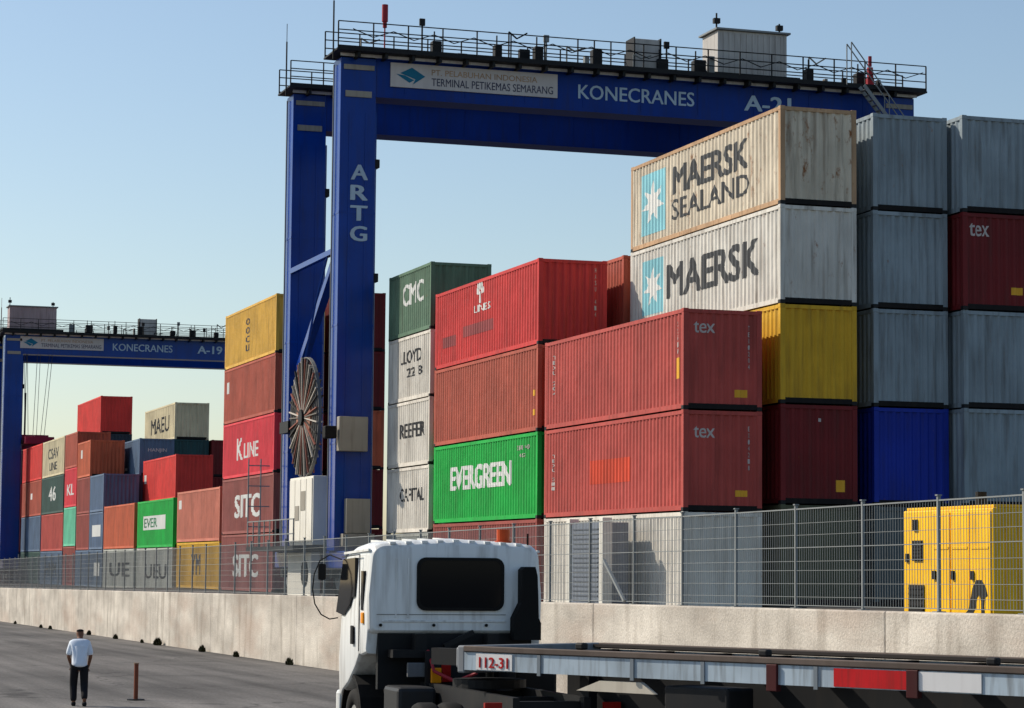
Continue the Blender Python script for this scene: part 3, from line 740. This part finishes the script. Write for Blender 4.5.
        mb = MB(); mb.box(-.31, -.292, 3.6, 4.4, 3.6, 4.4); mb.box(-.31, -.292, 4.7, 5.4, 3.2, 3.8); mb.build('notice_plate', BOXG, hc)
        mb = MB(); mb.box(-1.2, 1.2, 1.9, 10.9, 1.92, 2.1); mb.build('platform', DARKST, t)
        mb = MB()
        for yy in [2+1.1*q for q in range(9)]: mb.bar((-1.15, yy, 2.1), (-1.15, yy, 3.2), .045)
        for z in (2.6, 3.2): mb.bar((-1.15, 1.95, z), (-1.15, 10.8, z), .045)
        for q in range(5): mb.bar((-1.15, 10.85, 2.1+q*.9), (-.2, 10.85, 2.1+q*.9), .045)
        mb.bar((-1.15, 10.85, 2.1), (-1.15, 10.85, 6.0), .05); mb.bar((-.6, 10.85, 2.1), (-.6, 10.85, 6.0), .05); mb.build('platform_rail', GALV, t)
        mb = MB(); mb.box(.1, 1.3, -.42, 0.008, 5.9, 7.3, bev=.03); mb.build('control_box', BOXG, t)
        mb = MB(); mb.box(.45, 1.45, -.4, 0.008, 2.6, 4.0, bev=.03); mb.box(.3, 1.6, -.5, 0, 2.1, 2.59); mb.build('control_box', BOXG, t)
        mb = MB(); mb.box(-.5, .0, -.5, .02, 6.4, 6.9, bev=.05); mb.build('flood_lamp', BLACK, t)
        mb = MB(); mb.box(-.35, .05, 2.2, 6.4, .05, 1.85, bev=.03); bb = mb.build('battery_box', CABW, t)
        mb = MB(); mb.disc((-.38, 3.2, 1.0), 'X', .08, .52, .06, 24); mb.build('cooling_fan', BLACK, bb)
        for i, c in enumerate('ARTG'):
            face_text(c, .56, 1.22, H-5.15-i*.84, H-4.55-i*.84, CRLET, -.048, .035)
        # stair at the right hand end
        mb = MB()
        for yy in (-1.25, -.8): mb.bar((23.0, yy, H+.05), (25.0, yy, H-2.3), .04, .16)
        for q in range(11): mb.box(23.02+q*.18, 23.2+q*.18, -1.23, -.82, H-.14-q*.21, H-.12-q*.21)
        for yy in (-1.25, -.8):
            mb.bar((22.4, yy, H+1.9), (25.0, yy, H-1.3), .04); mb.bar((22.4, yy, H+.1), (22.4, yy, H+1.9), .04); mb.bar((24.2, yy, H-1.35), (24.2, yy, H-.3), .035)
        mb.build('stair', GALV, t)
    return t
crane('tall blue gantry crane lettered ARTG and KONECRANES spanning the near container stacks', 24.5, 98.0, YARD, 20.95, 'KONECRANES', 'A-21',
      (16.75, 20.0), (12.95, 14.1), (2.15, 9.4), (10.35, 15.6), (17.95, 20.1), CRBLUE, True, ROOFW)
crane('smaller looking distant blue gantry crane at the left edge, marked A-19', 24.45, 212.0, YARD3, 19.45, 'KONECRANES', 'A-19',
      (.4, 4.3), (11.4, 12.8), (1.3, 8.3), (9.1, 14.2), (16.4, 18.5), CRBLUE2, False, HOUSE2)

# spreader hanging under the far crane
t = thing('container_spreader', 'maroon lifting spreader hanging on ropes from the distant crane', 'spreader', (27.3, 216.0, 10.1))
SPR = paint('spreader maroon', (130, 30, 58), .6, .15, .05, .2)
mb = MB(); mb.box(-1.15, 1.15, -3, 3, .25, .9, bev=.05); mb.box(-.4, .4, -6, 6, .35, .75); mb.build('body', SPR, t)
for y in (-6, 6):
    mb = MB(); mb.box(-1.2, 1.2, y-.15, y+.15, 0, .6, bev=.03); mb.build('end_beam', SPR, t)
for x in (-1.0, -.35, .35, 1.0):
    for y in (-1.2, 1.2):
        mb = MB(); mb.bar((x, y, .9), (x*1.7, y*.8, 9.4), .045, .045, 6); mb.build('rope', ROPE, t)
mb = MB(); mb.bar((-.55, -.4, .9), (-.55, -.4, 4.6), .16, .16, 8); mb.bar((-.55, -.4, 4.6), (-.55, -.4, 9.4), .06, .06, 6); mb.build('cable_basket', DARKST, t)

# ------------------------------------------------------------------ yellow generator set behind the fence
GY = paint('generator yellow', (250, 192, 12), .45, .12, .06, .3, nscale=2); GYD = paint('generator grille', (30, 28, 26), .7, .2)
t = thing('generator_set', 'bright yellow box generator standing behind the fence at the right', 'generator', (20.6, 37.2, YARD))
mb = MB(); mb.box(0, 2.2, 0, 3.25, .28, 2.31, bev=.03)
mb.box(.05, 2.15, .05, 3.2, 2.312, 2.36, bev=.01); mb.build('housing', GY, t)
mb = MB(); mb.box(-.08, 2.28, -.1, 3.35, 0, .27); mb.build('skid', LOWBLACK, t)
for a, b in ((.05, .74), (.78, 1.42), (1.46, 2.1)):
    mb = MB(); mb.box(-.028, -.001, a, b, .36, 2.25, bev=.008)
    mb.box(-.04, -.029, a+.05, b-.05, 1.62, 1.66); d = mb.build('door', GY, t)
    mb = MB(); mb.box(-.07, -.03, b-.14, b-.06, 1.1, 1.25); mb.build('handle', GYD, d)
for z0, z1, y0, y1 in ((.42, 1.0, 2.45, 3.0), (1.42, 1.78, 2.5, 2.85), (1.95, 2.15, 2.68, 2.84), (1.4, 1.55, 3.02, 3.12)):
    mb = MB(); mb.box(-.03, -.001, y0, y1, z0, z1)
    for k in range(6): mb.box(-.045, -.03, y0+.02, y1-.02, z0+(z1-z0)*(k+.2)/6, z0+(z1-z0)*(k+.5)/6)
    mb.build('air_grille', GYD, t)
mb = MB(); mb.prism([(.22, .40), (.36, .40), (.36, .74), (.42, .86), (.5, .80), (.56, .62), (.70, .48), (.92, .40), (.96, .50), (.80, .60), (.72, .78), (.66, .96), (.52, 1.10), (.34, 1.10), (.2, .98), (.14, .84), (.24, .80), (.26, .66)], 'X', -.034, -.0295); mb.build('emblem', GYD, t)
for k in range(7):
    mb = MB(); mb.box(.25+k*.25, .42+k*.25, -.02, -.001, .6, 2.0); mb.build('louvre', GY, t)
mb = MB(); mb.disc((1.1, 2.4, 2.5), 'Z', .05, .1, .3, 12); mb.build('exhaust_stub', DARKST, t)

# grey plant cabinet behind the fence under the brick red stack
t = thing('equipment_cabinet', 'grey steel cabinet with louvred doors between white posts behind the fence', 'cabinet', (25.3, 69.0, YARD))
mb = MB(); mb.box(0, .9, 0, 2.5, .1, 2.62, bev=.02); mb.build('body', paint('cabinet slate', (118, 126, 138), .55, .1, .05, .25), t)
mb = MB()
for k in range(16): mb.box(-.02, 0, .15, 2.35, .3+k*.14, .34+k*.14)
mb.build('louvre', paint('louvre grey', (90, 96, 106), .55, .1), t)
for y in (-.34, 2.54):
    mb = MB(); mb.box(-.05, .25, y, y+.3, 0, 2.75, bev=.015); mb.build('post', CABW, t)
mb = MB(); mb.box(0, .9, .1, 2.4, 0, .1); mb.build('plinth', LOWBLACK, t)

# ------------------------------------------------------------------ tractor truck
TG = roadz(31)
CABP = paint('truck white', (226, 228, 226), .3, .07, .05, .38, nscale=1.6); AMB = paint('amber lens', (240, 150, 20), .3, .05); TAIL = paint('tail lens', (150, 20, 16), .3, .05)
t = thing('tractor_truck', 'white cab-over tractor truck seen from behind with a dark rear window', 'truck', (9.38, 30.93, TG), -R(1.5))
# cab shell: cross sections along y (0 = rear wall)
def cab_ring(y, hw, zb, zt, rb, rtp, bulge=0.05):
    pts = []
    def arc(cx, cz, r, a0, a1, n=5):
        for i in range(n+1):
            a = R(a0+(a1-a0)*i/n); pts.append((cx+math.cos(a)*r, y, cz+math.sin(a)*r))
    arc(hw-rb, zb+rb, rb, -90, 0, 3)
    pts.append((hw+bulge, y, zb+(zt-zb)*.42))
    arc(hw-rtp-.03, zt-rtp, rtp, 0, 90, 6)
    pts.append((0, y, zt+.055))
    arc(-hw+rtp+.03, zt-rtp, rtp, 90, 180, 6)
    pts.append((-hw-bulge, y, zb+(zt-zb)*.42))
    arc(-hw+rb, zb+rb, rb, 180, 270, 3)
    return pts
bm = bmesh.new(); rings = []
for y, hw, zb, zt in ((0, 1.10, 1.70, 2.72), (.025, 1.135, 1.675, 2.77), (.07, 1.15, 1.655, 2.80), (.14, 1.155, 1.40, 2.815), (.4, 1.155, 1.36, 2.825), (.55, 1.155, 1.36, 2.825), (.75, 1.155, 1.2, 2.81), (1.15, 1.155, .98, 2.78), (1.5, 1.15, .86, 2.72), (1.62, 1.14, .8, 2.6), (1.86, 1.1, .78, 1.98), (1.96, 1.06, .8, 1.85), (2.0, 1.0, .85, 1.78)):
    rings.append([bm.verts.new(p) for p in cab_ring(y, hw, zb, zt, .06, .17 if zt > 2.5 else .1, .012)])
n = len(rings[0])
for A, B in zip(rings[:-1], rings[1:]):
    for i in range(n): bm.faces.new((A[i], A[(i+1) % n], B[(i+1) % n], B[i]))
bm.faces.new(rings[0]); bm.faces.new(rings[-1][::-1])
bmesh.ops.recalc_face_normals(bm, faces=bm.faces[:])
me = bpy.data.meshes.new('cab'); bm.to_mesh(me); bm.free()
for p in me.polygons: p.use_smooth = True
cab = link('cab', me, CABP, t)
for a in (cab,):
    md = a.modifiers.new('split', 'EDGE_SPLIT'); md.split_angle = R(28)
def rrect(x0, x1, z0, z1, r, n=6):
    o = []
    for cx, cz, a0 in ((x1-r, z1-r, 0), (x0+r, z1-r, 90), (x0+r, z0+r, 180), (x1-r, z0+r, 270)):
        for i in range(n+1):
            a = R(a0+90*i/n); o.append((cx+math.cos(a)*r, cz+math.sin(a)*r))
    return o
mb = MB(); mb.prism(rrect(-.50, .60, 1.98, 2.59, .1), 'Y', -.03, -.002); rw = mb.build('rear_window', GLASS, t)
ol, il = rrect(-.53, .63, 1.95, 2.63, .12), rrect(-.49, .59, 1.99, 2.59, .1)
bm = bmesh.new(); A = [bm.verts.new((x, -.034, z)) for x, z in ol]; B = [bm.verts.new((x, -.034, z)) for x, z in il]; A2 = [bm.verts.new((x, 0, z)) for x, z in ol]
for i in range(len(A)):
    j = (i+1) % len(A); bm.faces.new((A[i], A[j], B[j], B[i])); bm.faces.new((A2[i], A2[j], A[j], A[i]))
bmesh.ops.recalc_face_normals(bm, faces=bm.faces[:]); me = bpy.data.meshes.new('window_seal'); bm.to_mesh(me); bm.free(); link('window_seal', me, BLACK, rw)
mb = MB()                                                # pressed swages and ribs of the rear wall and roof
mb.box(-.98, .66, -.012, .01, 1.80, 1.83, bev=.006); mb.build('rear_swage', CABP, t)
for k in range(9):
    x = -.84+k*.21; mb = MB()
    mb.bar((x, .03, 2.80+.045*(1-abs(x))), (x, 1.1, 2.835+.045*(1-abs(x))), .075, .03); mb.build('roof_rib', CABP, t)
# left (visible) and right side glass, handles, door lines
for s in (-1, 1):
    X = s*1.176
    mb = MB(); mb.prism([(.72, 2.12), (.72, 2.62), (1.42, 2.60), (1.80, 1.90), (1.35, 1.86), (.98, 1.99), (.88, 2.1)], 'X', min(X, X-s*.07), max(X, X-s*.07))
    dr = mb.build('side_window', GLASS, t)
    mb = MB(); mb.prism([(.24, 1.95), (.24, 2.45), (.36, 2.45), (.36, 1.95)], 'X', min(X, X-s*.06), max(X, X-s*.06)); mb.build('quarter_window', GLASS, t)
    mb = MB(); mb.box(min(X, X+s*.02), max(X, X+s*.02), .72, .86, 1.50, 1.74, bev=.008); mb.build('door_handle', BLACK, t)
    mb = MB(); mb.box(min(X-s*.05, X+s*.012), max(X-s*.05, X+s*.012), .20, .32, 1.78, 1.92, bev=.01); mb.build('side_marker', AMB, t)
    mb = MB(); mb.tube([(s*1.13, 1.72, 2.60), (s*1.24, 1.95, 2.66), (s*1.36, 2.02, 2.58), (s*1.43, 2.04, 2.4), (s*1.45, 2.04, 2.2), (s*1.42, 2.02, 2.0), (s*1.34, 1.98, 1.86), (s*1.24, 1.9, 1.8), (s*1.14, 1.84, 1.82)], .009, 6); mr = mb.build('mirror_arm', BLACK, t)
    mb = MB(); mb.prism(rrect(s*1.33-.05, s*1.33+.05, 2.32, 2.54, .03), 'Y', 1.99, 2.05); mb.build('mirror', BLACK, mr)
mb = MB(); mb.prism([(1.7, 2.52), (1.93, 1.93), (1.96, 1.95), (1.72, 2.58)], 'X', -.95, .95); mb.build('windscreen', GLASS, t)
mb = MB(); mb.box(-1.1, 1.1, 1.9, 2.1, .45, .86, bev=.05); mb.build('front_bumper', CABP, t)
# air intake and exhaust at the right rear corner
mb = MB(); mb.prism([(.72, 1.58), (.72, 1.86), (.82, 2.06), (.82, 2.48), (.86, 2.52), (1.0, 2.52), (1.03, 2.4), (1.05, 1.86), (1.08, 1.8), (1.08, 1.58)], 'Y', -.2, -.01); mb.build('air_intake', BLACK, t)
mb = MB(); mb.bar((.98, .1, 2.7), (.98, .1, 2.95), .02); mb.build('antenna', BLACK, t)
mb = MB(); mb.disc((.72, .35, 2.92), 'Z', .01, .085, .17, 16); mb.disc((.72, .35, 2.84), 'Z', .01, .11, .03, 16); mb.build('beacon', paint('beacon orange', (188, 70, 24), .35, .08), t)
SEAM = paint('panel seam', (60, 62, 64), .8, .1)
for s in (-1, 1):                                        # door shut lines, drip rail, hinges
    X = s*1.172
    for a, b in (((X, .46, 1.42), (X, .46, 2.66)), ((X, .46, 2.66), (X, 1.5, 2.63))):
        mb = MB(); mb.bar(a, b, .012); mb.build('door_seam', SEAM, t)
    mb = MB(); mb.bar((s*1.13, .1, 2.72), (s*1.12, 1.55, 2.68), .03); mb.build('drip_rail', CABP, t)
for x in (-.8, -.64):
    mb = MB(); mb.box(x-.012, x+.012, -.008, .01, 1.86, 2.62, bev=.004); mb.build('rear_swage', CABP, t)
mb = MB(); mb.bar((-1.05, -.004, 1.90), (.66, -.004, 1.90), .006); mb.build('panel_seam', SEAM, t)
for x in (-1.0, -.3, .4):
    mb = MB(); mb.disc((x, -.01, 1.765), 'Y', .002, .02, .03, 10); mb.build('grommet', BLACK, t)
# floor, mountings, chassis
mb = MB(); mb.box(-1.02, 1.02, .03, .13, .95, 1.66); mb.box(-.9, .9, -.28, .0, 1.36, 1.46); mb.box(-.6, -.45, -.25, -.05, 1.46, 1.66); mb.box(.35, .5, -.25, -.05, 1.46, 1.66); mb.bar((-.2, -.15, 1.5), (.2, -.1, 1.68), .06); mb.build('cab_mount_dark_panel', DARKST, t)  # wide first box: black panel added for frame and shadow darkness below the rear wall
for s in (-1, 1):
    mb = MB(); mb.box(s*.42-.04, s*.42+.04, -4.1, 1.9, .78, 1.05); mb.build('chassis_rail', DARKST, t)
for y in (-3.9, -2.9, -1.6, -.5, .1):
    mb = MB(); mb.box(-.38, .38, y-.06, y+.06, .82, 1.0); mb.build('cross_member', DARKST, t)
mb = MB(); mb.box(-.35, .35, .2, 1.7, .65, 1.35); mb.build('engine', DARKST, t)
mb = MB(); mb.box(-1.0, -.5, -.95, -.2, .55, 1.02, bev=.05); mb.build('fuel_tank', paint('tank grey', (46, 47, 49), .5, .1, 0, .3), t)
mb = MB(); mb.box(-.72, -.42, -.34, -.28, 1.12, 1.3, bev=.01); mb.build('grey_box', paint('tank plate grey', (110, 112, 114), .5, .1, 0, .3), t)
mb = MB(); mb.box(.5, 1.05, -1.0, -.2, .62, 1.3, bev=.04); mb.build('battery_box', DARKST, t)
mb = MB(); mb.disc((0, -1.56, 1.1), 'Z', .1, .45, .1, 28); mb.build('fifth_wheel', DARKST, t)
for x, y, dual in ((-.98, 1.05, 0), (.98, 1.05, 0), (-.9, -2.5, 1), (.9, -2.5, 1)):
    for dx in ((-.15, .15) if dual else (0,)):
        mb = MB(); mb.tyre((x+dx, y, .46), 'X', .46, .26, 32); wh = mb.build('wheel', BLACK, t, True)
        mb = MB(); mb.disc((x+dx, y, .46), 'X', .06, .25, .2, 20); mb.build('rim', paint('rim grey', (140, 140, 136), .5, .15, .1), wh)
mb = MB(); mb.bar((-.98, 1.05, .46), (.98, 1.05, .46), .14); mb.bar((-.9, -2.5, .46), (.9, -2.5, .46), .2); mb.build('axle', DARKST, t)
for s in (-1, 1):
    mb = MB(); oo = []
    for i in range(9):
        a = R(15+150*i/8); oo.append((1.05+math.cos(a)*.62, .46+math.sin(a)*.66))
    for i in range(9):
        a = R(165-150*i/8); oo.append((1.05+math.cos(a)*.57, .46+math.sin(a)*.61))
    mb.prism(oo, 'X', s*1.12-.2 if s > 0 else -1.13, s*1.12+.01 if s > 0 else -.8); mb.build('wheel_arch', BLACK, t)
    mb = MB(); mb.box(s*.7-.1, s*.7+.1, -4.16, -4.1, .86, 1.0); mb.build('tail_lamp', TAIL, t)
mb = MB(); mb.box(-.44, -.31, -.46, -.40, 1.05, 1.24, bev=.01); mb.build('amber_lamp', AMB, t)
mb = MB(); mb.box(-.30, -.18, -.44, -.40, 1.06, 1.28, bev=.01); mb.build('red_lamp', TAIL, t)
mb = MB(); mb.box(-.5, .2, -.40, -.34, .7, 1.45); mb.build('lamp_bracket', DARKST, t)
mb = MB(); mb.tube([(-.45, -.3, 1.45), (-.42, -.5, 1.2), (-.2, -.75, 1.08), (0, -1.0, 1.2)], .022, 6); mb.build('air_hose', REDP, t)

# ------------------------------------------------------------------ flatbed trailer swung to the right of the tractor
TZ = roadz(27)
t = thing('container_trailer', 'empty skeletal container trailer with a red and white marked side rail, behind the white truck', 'trailer', (8.63, 28.11, roadz(24)+.09), R(28))
# local: +y forward, origin at the front left corner of the deck, deck runs to -y, x to the right
LB = 11.0; SIL = paint('trailer side silver', (168, 182, 192), .45, .2, .12, .5, nscale=2.5); TRED = paint('reflective red', (190, 26, 32), .4, .2, .06, .4, nscale=3); TRW = paint('reflective white', (226, 224, 222), .35, .06, 0, .15)
TRD = paint('dark red post', (70, 22, 24), .6, .1)
mb = MB(); mb.box(.062, .16, -LB, 0, 1.42, 1.455); mb.build('deck', paint('deck dark', (60, 54, 50), .8, .25, .2, .3), t)
mb = MB(); mb.box(2.24, 2.338, -LB, 0, 1.42, 1.455); mb.build('deck', paint('deck dark', (60, 54, 50), .8, .25, .2, .3), t)
mb = MB(); mb.box(-.02, .06, -LB, 0, 1.402, 1.47, bev=.01); mb.build('deck_edge', paint('edge brown', (96, 84, 76), .7, .2, .2, .3), t)
mb = MB(); mb.box(2.34, 2.42, -LB, 0, 1.402, 1.47, bev=.01); mb.build('deck_edge', paint('edge brown', (96, 84, 76), .7, .2, .2, .3), t)
for s in (0.0, 2.36):
    mb = MB(); mb.box(s, s+.04, -LB, -.0, 1.19, 1.395); mb.build('side_rail', SIL, t)
def plate(y0, y1, m, name='reflective_strip'):
    mb = MB(); mb.box(-.012, -.001, -y1, -y0, 1.2, 1.385); return mb.build(name, m, t)
p = plate(.2, .78, TRW, 'number_plate')
bm = text_bm('112-31', .46, .12, .03)
for v in bm.verts: v.co = Vector((-.016-v.co.z, -.26-v.co.x, 1.225+v.co.y))
me = bpy.data.meshes.new('lettering'); bm.to_mesh(me); bm.free(); link('lettering', me, TRED, p)
plate(5.33, 6.22, TRED); plate(6.36, 7.1, TRW); plate(8.6, 9.4, TRW)
for y in (4.52, 6.28):
    mb = MB(); mb.box(-.03, .05, -y-.09, -y+.05, 1.12, 1.4, bev=.008); mb.build('side_post', TRD, t)
for y in (1.2, 2.6, 3.6, 5.1, 7.9, 9.0):
    mb = MB(); mb.box(-.014, .0, -y-.025, -y+.025, 1.16, 1.395); mb.build('side_cleat', paint('cleat grey', (120, 128, 134), .5, .1), t)
for y in (1.8, 4.4, 7.2):
    mb = MB(); mb.box(.0, .10, -y-.06, -y+.06, 1.472, 1.55, bev=.02); mb.build('twist_lock', DARKST, t)
for x in (.75, 1.65):
    mb = MB(); mb.box(x-.07, x+.07, -LB, 1.25, 1.2, 1.40); mb.box(x-.06, x+.06, -LB, -1.0, .78, 1.199); mb.box(x-.12, x+.12, -LB, -1.0, .74, .779); mb.build('main_beam', DARKST, t)
for k in range(13):
    mb = MB(); mb.box(.05, 2.35, -LB+.1+k*.88, -LB+.2+k*.88, 1.24, 1.40); mb.build('cross_member', DARKST, t)
mb = MB(); mb.box(.0, 2.4, .0, .12, 1.15, 1.47, bev=.02); mb.box(.1, .5, .1, .25, 1.2, 1.45, bev=.03); mb.build('headboard', paint('headboard grey', (128, 132, 136), .6, .15, .1, .3), t)
mb = MB(); mb.disc((1.2, .76, 1.19), 'Z', .01, .4, .06, 20); mb.disc((1.2, .76, 1.13), 'Z', .01, .05, .16, 12); mb.build('king_pin', DARKST, t)
for x in (.5, 1.9):
    mb = MB(); mb.box(x-.07, x+.07, -1.57, -1.43, .35, 1.26); mb.box(x-.15, x+.15, -1.65, -1.35, .3, .35); mb.build('landing_leg', DARKST, t)
mb = MB(); mb.prism([(-2.9, 1.02), (-1.75, 1.02), (-2.1, 1.14), (-2.7, 1.14)], 'X', .02, .08); mb.build('side_guard_plate', paint('guard cream', (206, 196, 178), .6, .1, 0, .2), t)
mb = MB(); mb.box(.06, .5, -3.9, -3.0, .55, 1.12, bev=.03); mb.build('tool_box', DARKST, t)
for y in (8.3, 9.55):
    mb = MB(); mb.bar((.2, -y, .48), (2.2, -y, .48), .14); mb.build('axle', DARKST, t)
    for x in (.2, .5, 1.9, 2.2):
        mb = MB(); mb.tyre((x, -y, .48), 'X', .48, .26, 32); wh = mb.build('wheel', BLACK, t, True)
        mb = MB(); mb.disc((x, -y, .48), 'X', .06, .26, .2, 20); mb.build('rim', MATS['rim grey'], wh)

# ------------------------------------------------------------------ small things on the road
PX, PY = 6.86, 46.4
SKIN = paint('skin', (120, 82, 62), .6, .05); SHIRT = paint('shirt white', (214, 222, 232), .8, .05, 0, .05, nscale=4); TROU = paint('dark trousers', (24, 24, 28), .85, .1); HAIR = paint('black hair', (14, 12, 12), .7, .1)
def skin_mesh(name, verts, edges, radii, root=0, sub=2):
    me = bpy.data.meshes.new(name); me.from_pydata(verts, edges, []); o = bpy.data.objects.new(name, me); COL.objects.link(o)
    sk = o.modifiers.new('skin', 'SKIN'); sk.use_smooth_shade = True
    for i, r in enumerate(radii):
        v = me.skin_vertices[0].data[i]; v.radius = (r, r) if not isinstance(r, tuple) else r; v.use_root = (i == root)
    ss = o.modifiers.new('sub', 'SUBSURF'); ss.levels = sub; ss.render_levels = sub
    dg = bpy.context.evaluated_depsgraph_get(); m2 = bpy.data.meshes.new_from_object(o.evaluated_get(dg))
    bpy.data.objects.remove(o); bpy.data.meshes.remove(me)
    for p in m2.polygons: p.use_smooth = True
    m2.name = name; return m2
# figure 1.6 m tall walking away (+y), upper body stooped forward
V = [(0, 0, .80), (0, .05, .98), (0, .17, 1.18), (0, .24, 1.28), (0, .29, 1.34), (0, .34, 1.42), (0, .36, 1.49),
     (-.09, 0, .76), (-.11, .12, .42), (-.10, -.02, .08), (-.10, .12, .035),
     (.09, 0, .76), (.10, .04, .43), (.11, -.20, .13), (.11, -.10, .04),
     (-.16, .18, 1.22), (-.215, .14, .98), (-.17, .29, .82), (-.15, .34, .76),
     (.16, .18, 1.22), (.215, .12, .98), (.18, .25, .80), (.16, .29, .74)]
Ed = [(0, 1), (1, 2), (2, 3), (3, 4), (4, 5), (5, 6), (0, 7), (7, 8), (8, 9), (9, 10), (0, 11), (11, 12), (12, 13), (13, 14), (2, 15), (15, 16), (16, 17), (17, 18), (2, 19), (19, 20), (20, 21), (21, 22)]
Rd = [.12, .11, .13, .07, .055, .085, .075, .085, .058, .04, .032, .085, .058, .04, .032, .06, .042, .03, .032, .06, .042, .03, .032]
t = thing('person', 'person in a white shirt and dark trousers walking stooped along the road', 'person', (PX, PY, roadz(PY)), R(-8)); t.scale = (.93, .93, .92)
body = skin_mesh('body', V, Ed, Rd)
bm = bmesh.new(); bm.from_mesh(body)
mb = MB(); mb.bm.free(); mb.bm = bm
for s, w0 in ((-1, Vector(V[18])), (1, Vector(V[22]))):
    for k in range(5):
        d = Vector((s*(.012*(k-2)), .03, -.055 if k else -.03)); ln = (.75, .95, 1, .95, .8)[k]
        b0 = w0+Vector((s*.011*(k-2), .0, -.015)) if k else w0+Vector((-s*.025, .0, .005))
        m_ = b0+d*.6*ln; e_ = m_+(d*.5+Vector((0, .012, 0)))*ln
        mb.bar(b0, m_, .017, .017, 6); mb.bar(m_, e_, .014, .014, 6)
mb.build('body', SKIN, t, True)
link('shirt', skin_mesh('shirt', [V[0], V[1], V[2], V[3], V[15], V[16], V[19], V[20], (0, .0, .755)], [(8, 0), (0, 1), (1, 2), (2, 3), (2, 4), (4, 5), (2, 6), (6, 7)], [.165, .165, .175, .1, .085, .068, .085, .068, .165], 1), SHIRT, t)
link('trousers', skin_mesh('trousers', [(0, .01, .88), V[7], V[8], V[9], V[11], V[12], V[13]], [(0, 1), (1, 2), (2, 3), (0, 4), (4, 5), (5, 6)], [.14, .1, .082, .066, .1, .082, .066]), TROU, t)
link('hair', skin_mesh('hair', [(0, .325, 1.44), (0, .345, 1.515)], [(0, 1)], [.09, .085]), HAIR, t)
for i in (10, 14):
    v = V[i]; mb = MB(); mb.box(v[0]-.045, v[0]+.045, v[1]-.17, v[1]+.09, v[2]-.035, v[2]+.05, bev=.03); mb.build('shoe', TROU, t, True)

t = thing('road_post', 'slim rusty brown post standing on the road near the walking person', 'post', (8.25, 48.4, roadz(48.4)))
mb = MB(); mb.bar((0, 0, 0), (0, 0, .70), .085, .085, 10); mb.build('post', paint('rusty post', (120, 66, 48), .8, .25, .4, .3), t)
mb = MB(); mb.disc((0, 0, .012), 'Z', .01, .17, .024, 18); mb.build('base_plate', DARKST, t)
mb = MB(); mb.disc((0, 0, .705), 'Z', .005, .052, .025, 14); mb.build('cap', paint('post cap', (150, 120, 96), .7, .1), t)

WEED = paint('dry weeds', (44, 46, 26), .9, .4, nscale=6)
def tuft(X, Y, s, label):
    rg = random.Random(int(Y*10)); bm = bmesh.new()
    for k in range(170):
        a = rg.uniform(0, 2*math.pi); r = s*.6*math.sqrt(rg.random()); b0 = Vector((math.cos(a)*r*.45, math.sin(a)*r*1.5, 0))
        hgt = s*(1-.85*(r/(s*.6))**3)*rg.uniform(.3, .72)+.02; b2 = rg.uniform(0, 2*math.pi)
        tip = b0+Vector((math.cos(b2)*s*.14, math.sin(b2)*s*.24, hgt)); q = Vector((-math.sin(b2), math.cos(b2), 0))*s*.07
        m_ = b0.lerp(tip, .55)+Vector((0, 0, s*.05))
        v = [bm.verts.new(p) for p in (b0-q*.5, b0+q*.5, m_+q, m_-q, tip)]
        bm.faces.new((v[0], v[1], v[2], v[3])); bm.faces.new((v[3], v[2], v[4]))
    me = bpy.data.meshes.new('weed_tuft'); bm.to_mesh(me); bm.free()
    o = link('weed_tuft', me, WEED); o.location = (X, Y, roadz(Y)); return tag(o, label, 'weeds', 'weed tufts along the foot of the wall')
wl = ['dark weed tuft at the wall foot nearest the truck cab', 'dark weed tuft at the wall foot, second from the truck', 'round dark weed tuft at the wall foot, third from the truck',
      'broad weed tuft at the middle of the visible wall foot', 'thin weed tuft just left of the broad one at the wall foot', 'small weed tuft to the right above the walking person', 'weed tuft at the wall foot directly above the walking person',
      'small weed tuft at the wall foot left of the walking person', 'tiny weed tuft near the far left end of the wall foot', 'tiniest weed tuft at the far left end of the wall foot']
for (Y, s), lab in zip(((67.8, .3), (74.9, .27), (80.2, .32), (88.3, .42), (91.5, .2), (97.5, .28), (104.3, .3), (116, .26), (119.2, .24), (129, .24)), wl): tuft(15.78, Y, s, lab)
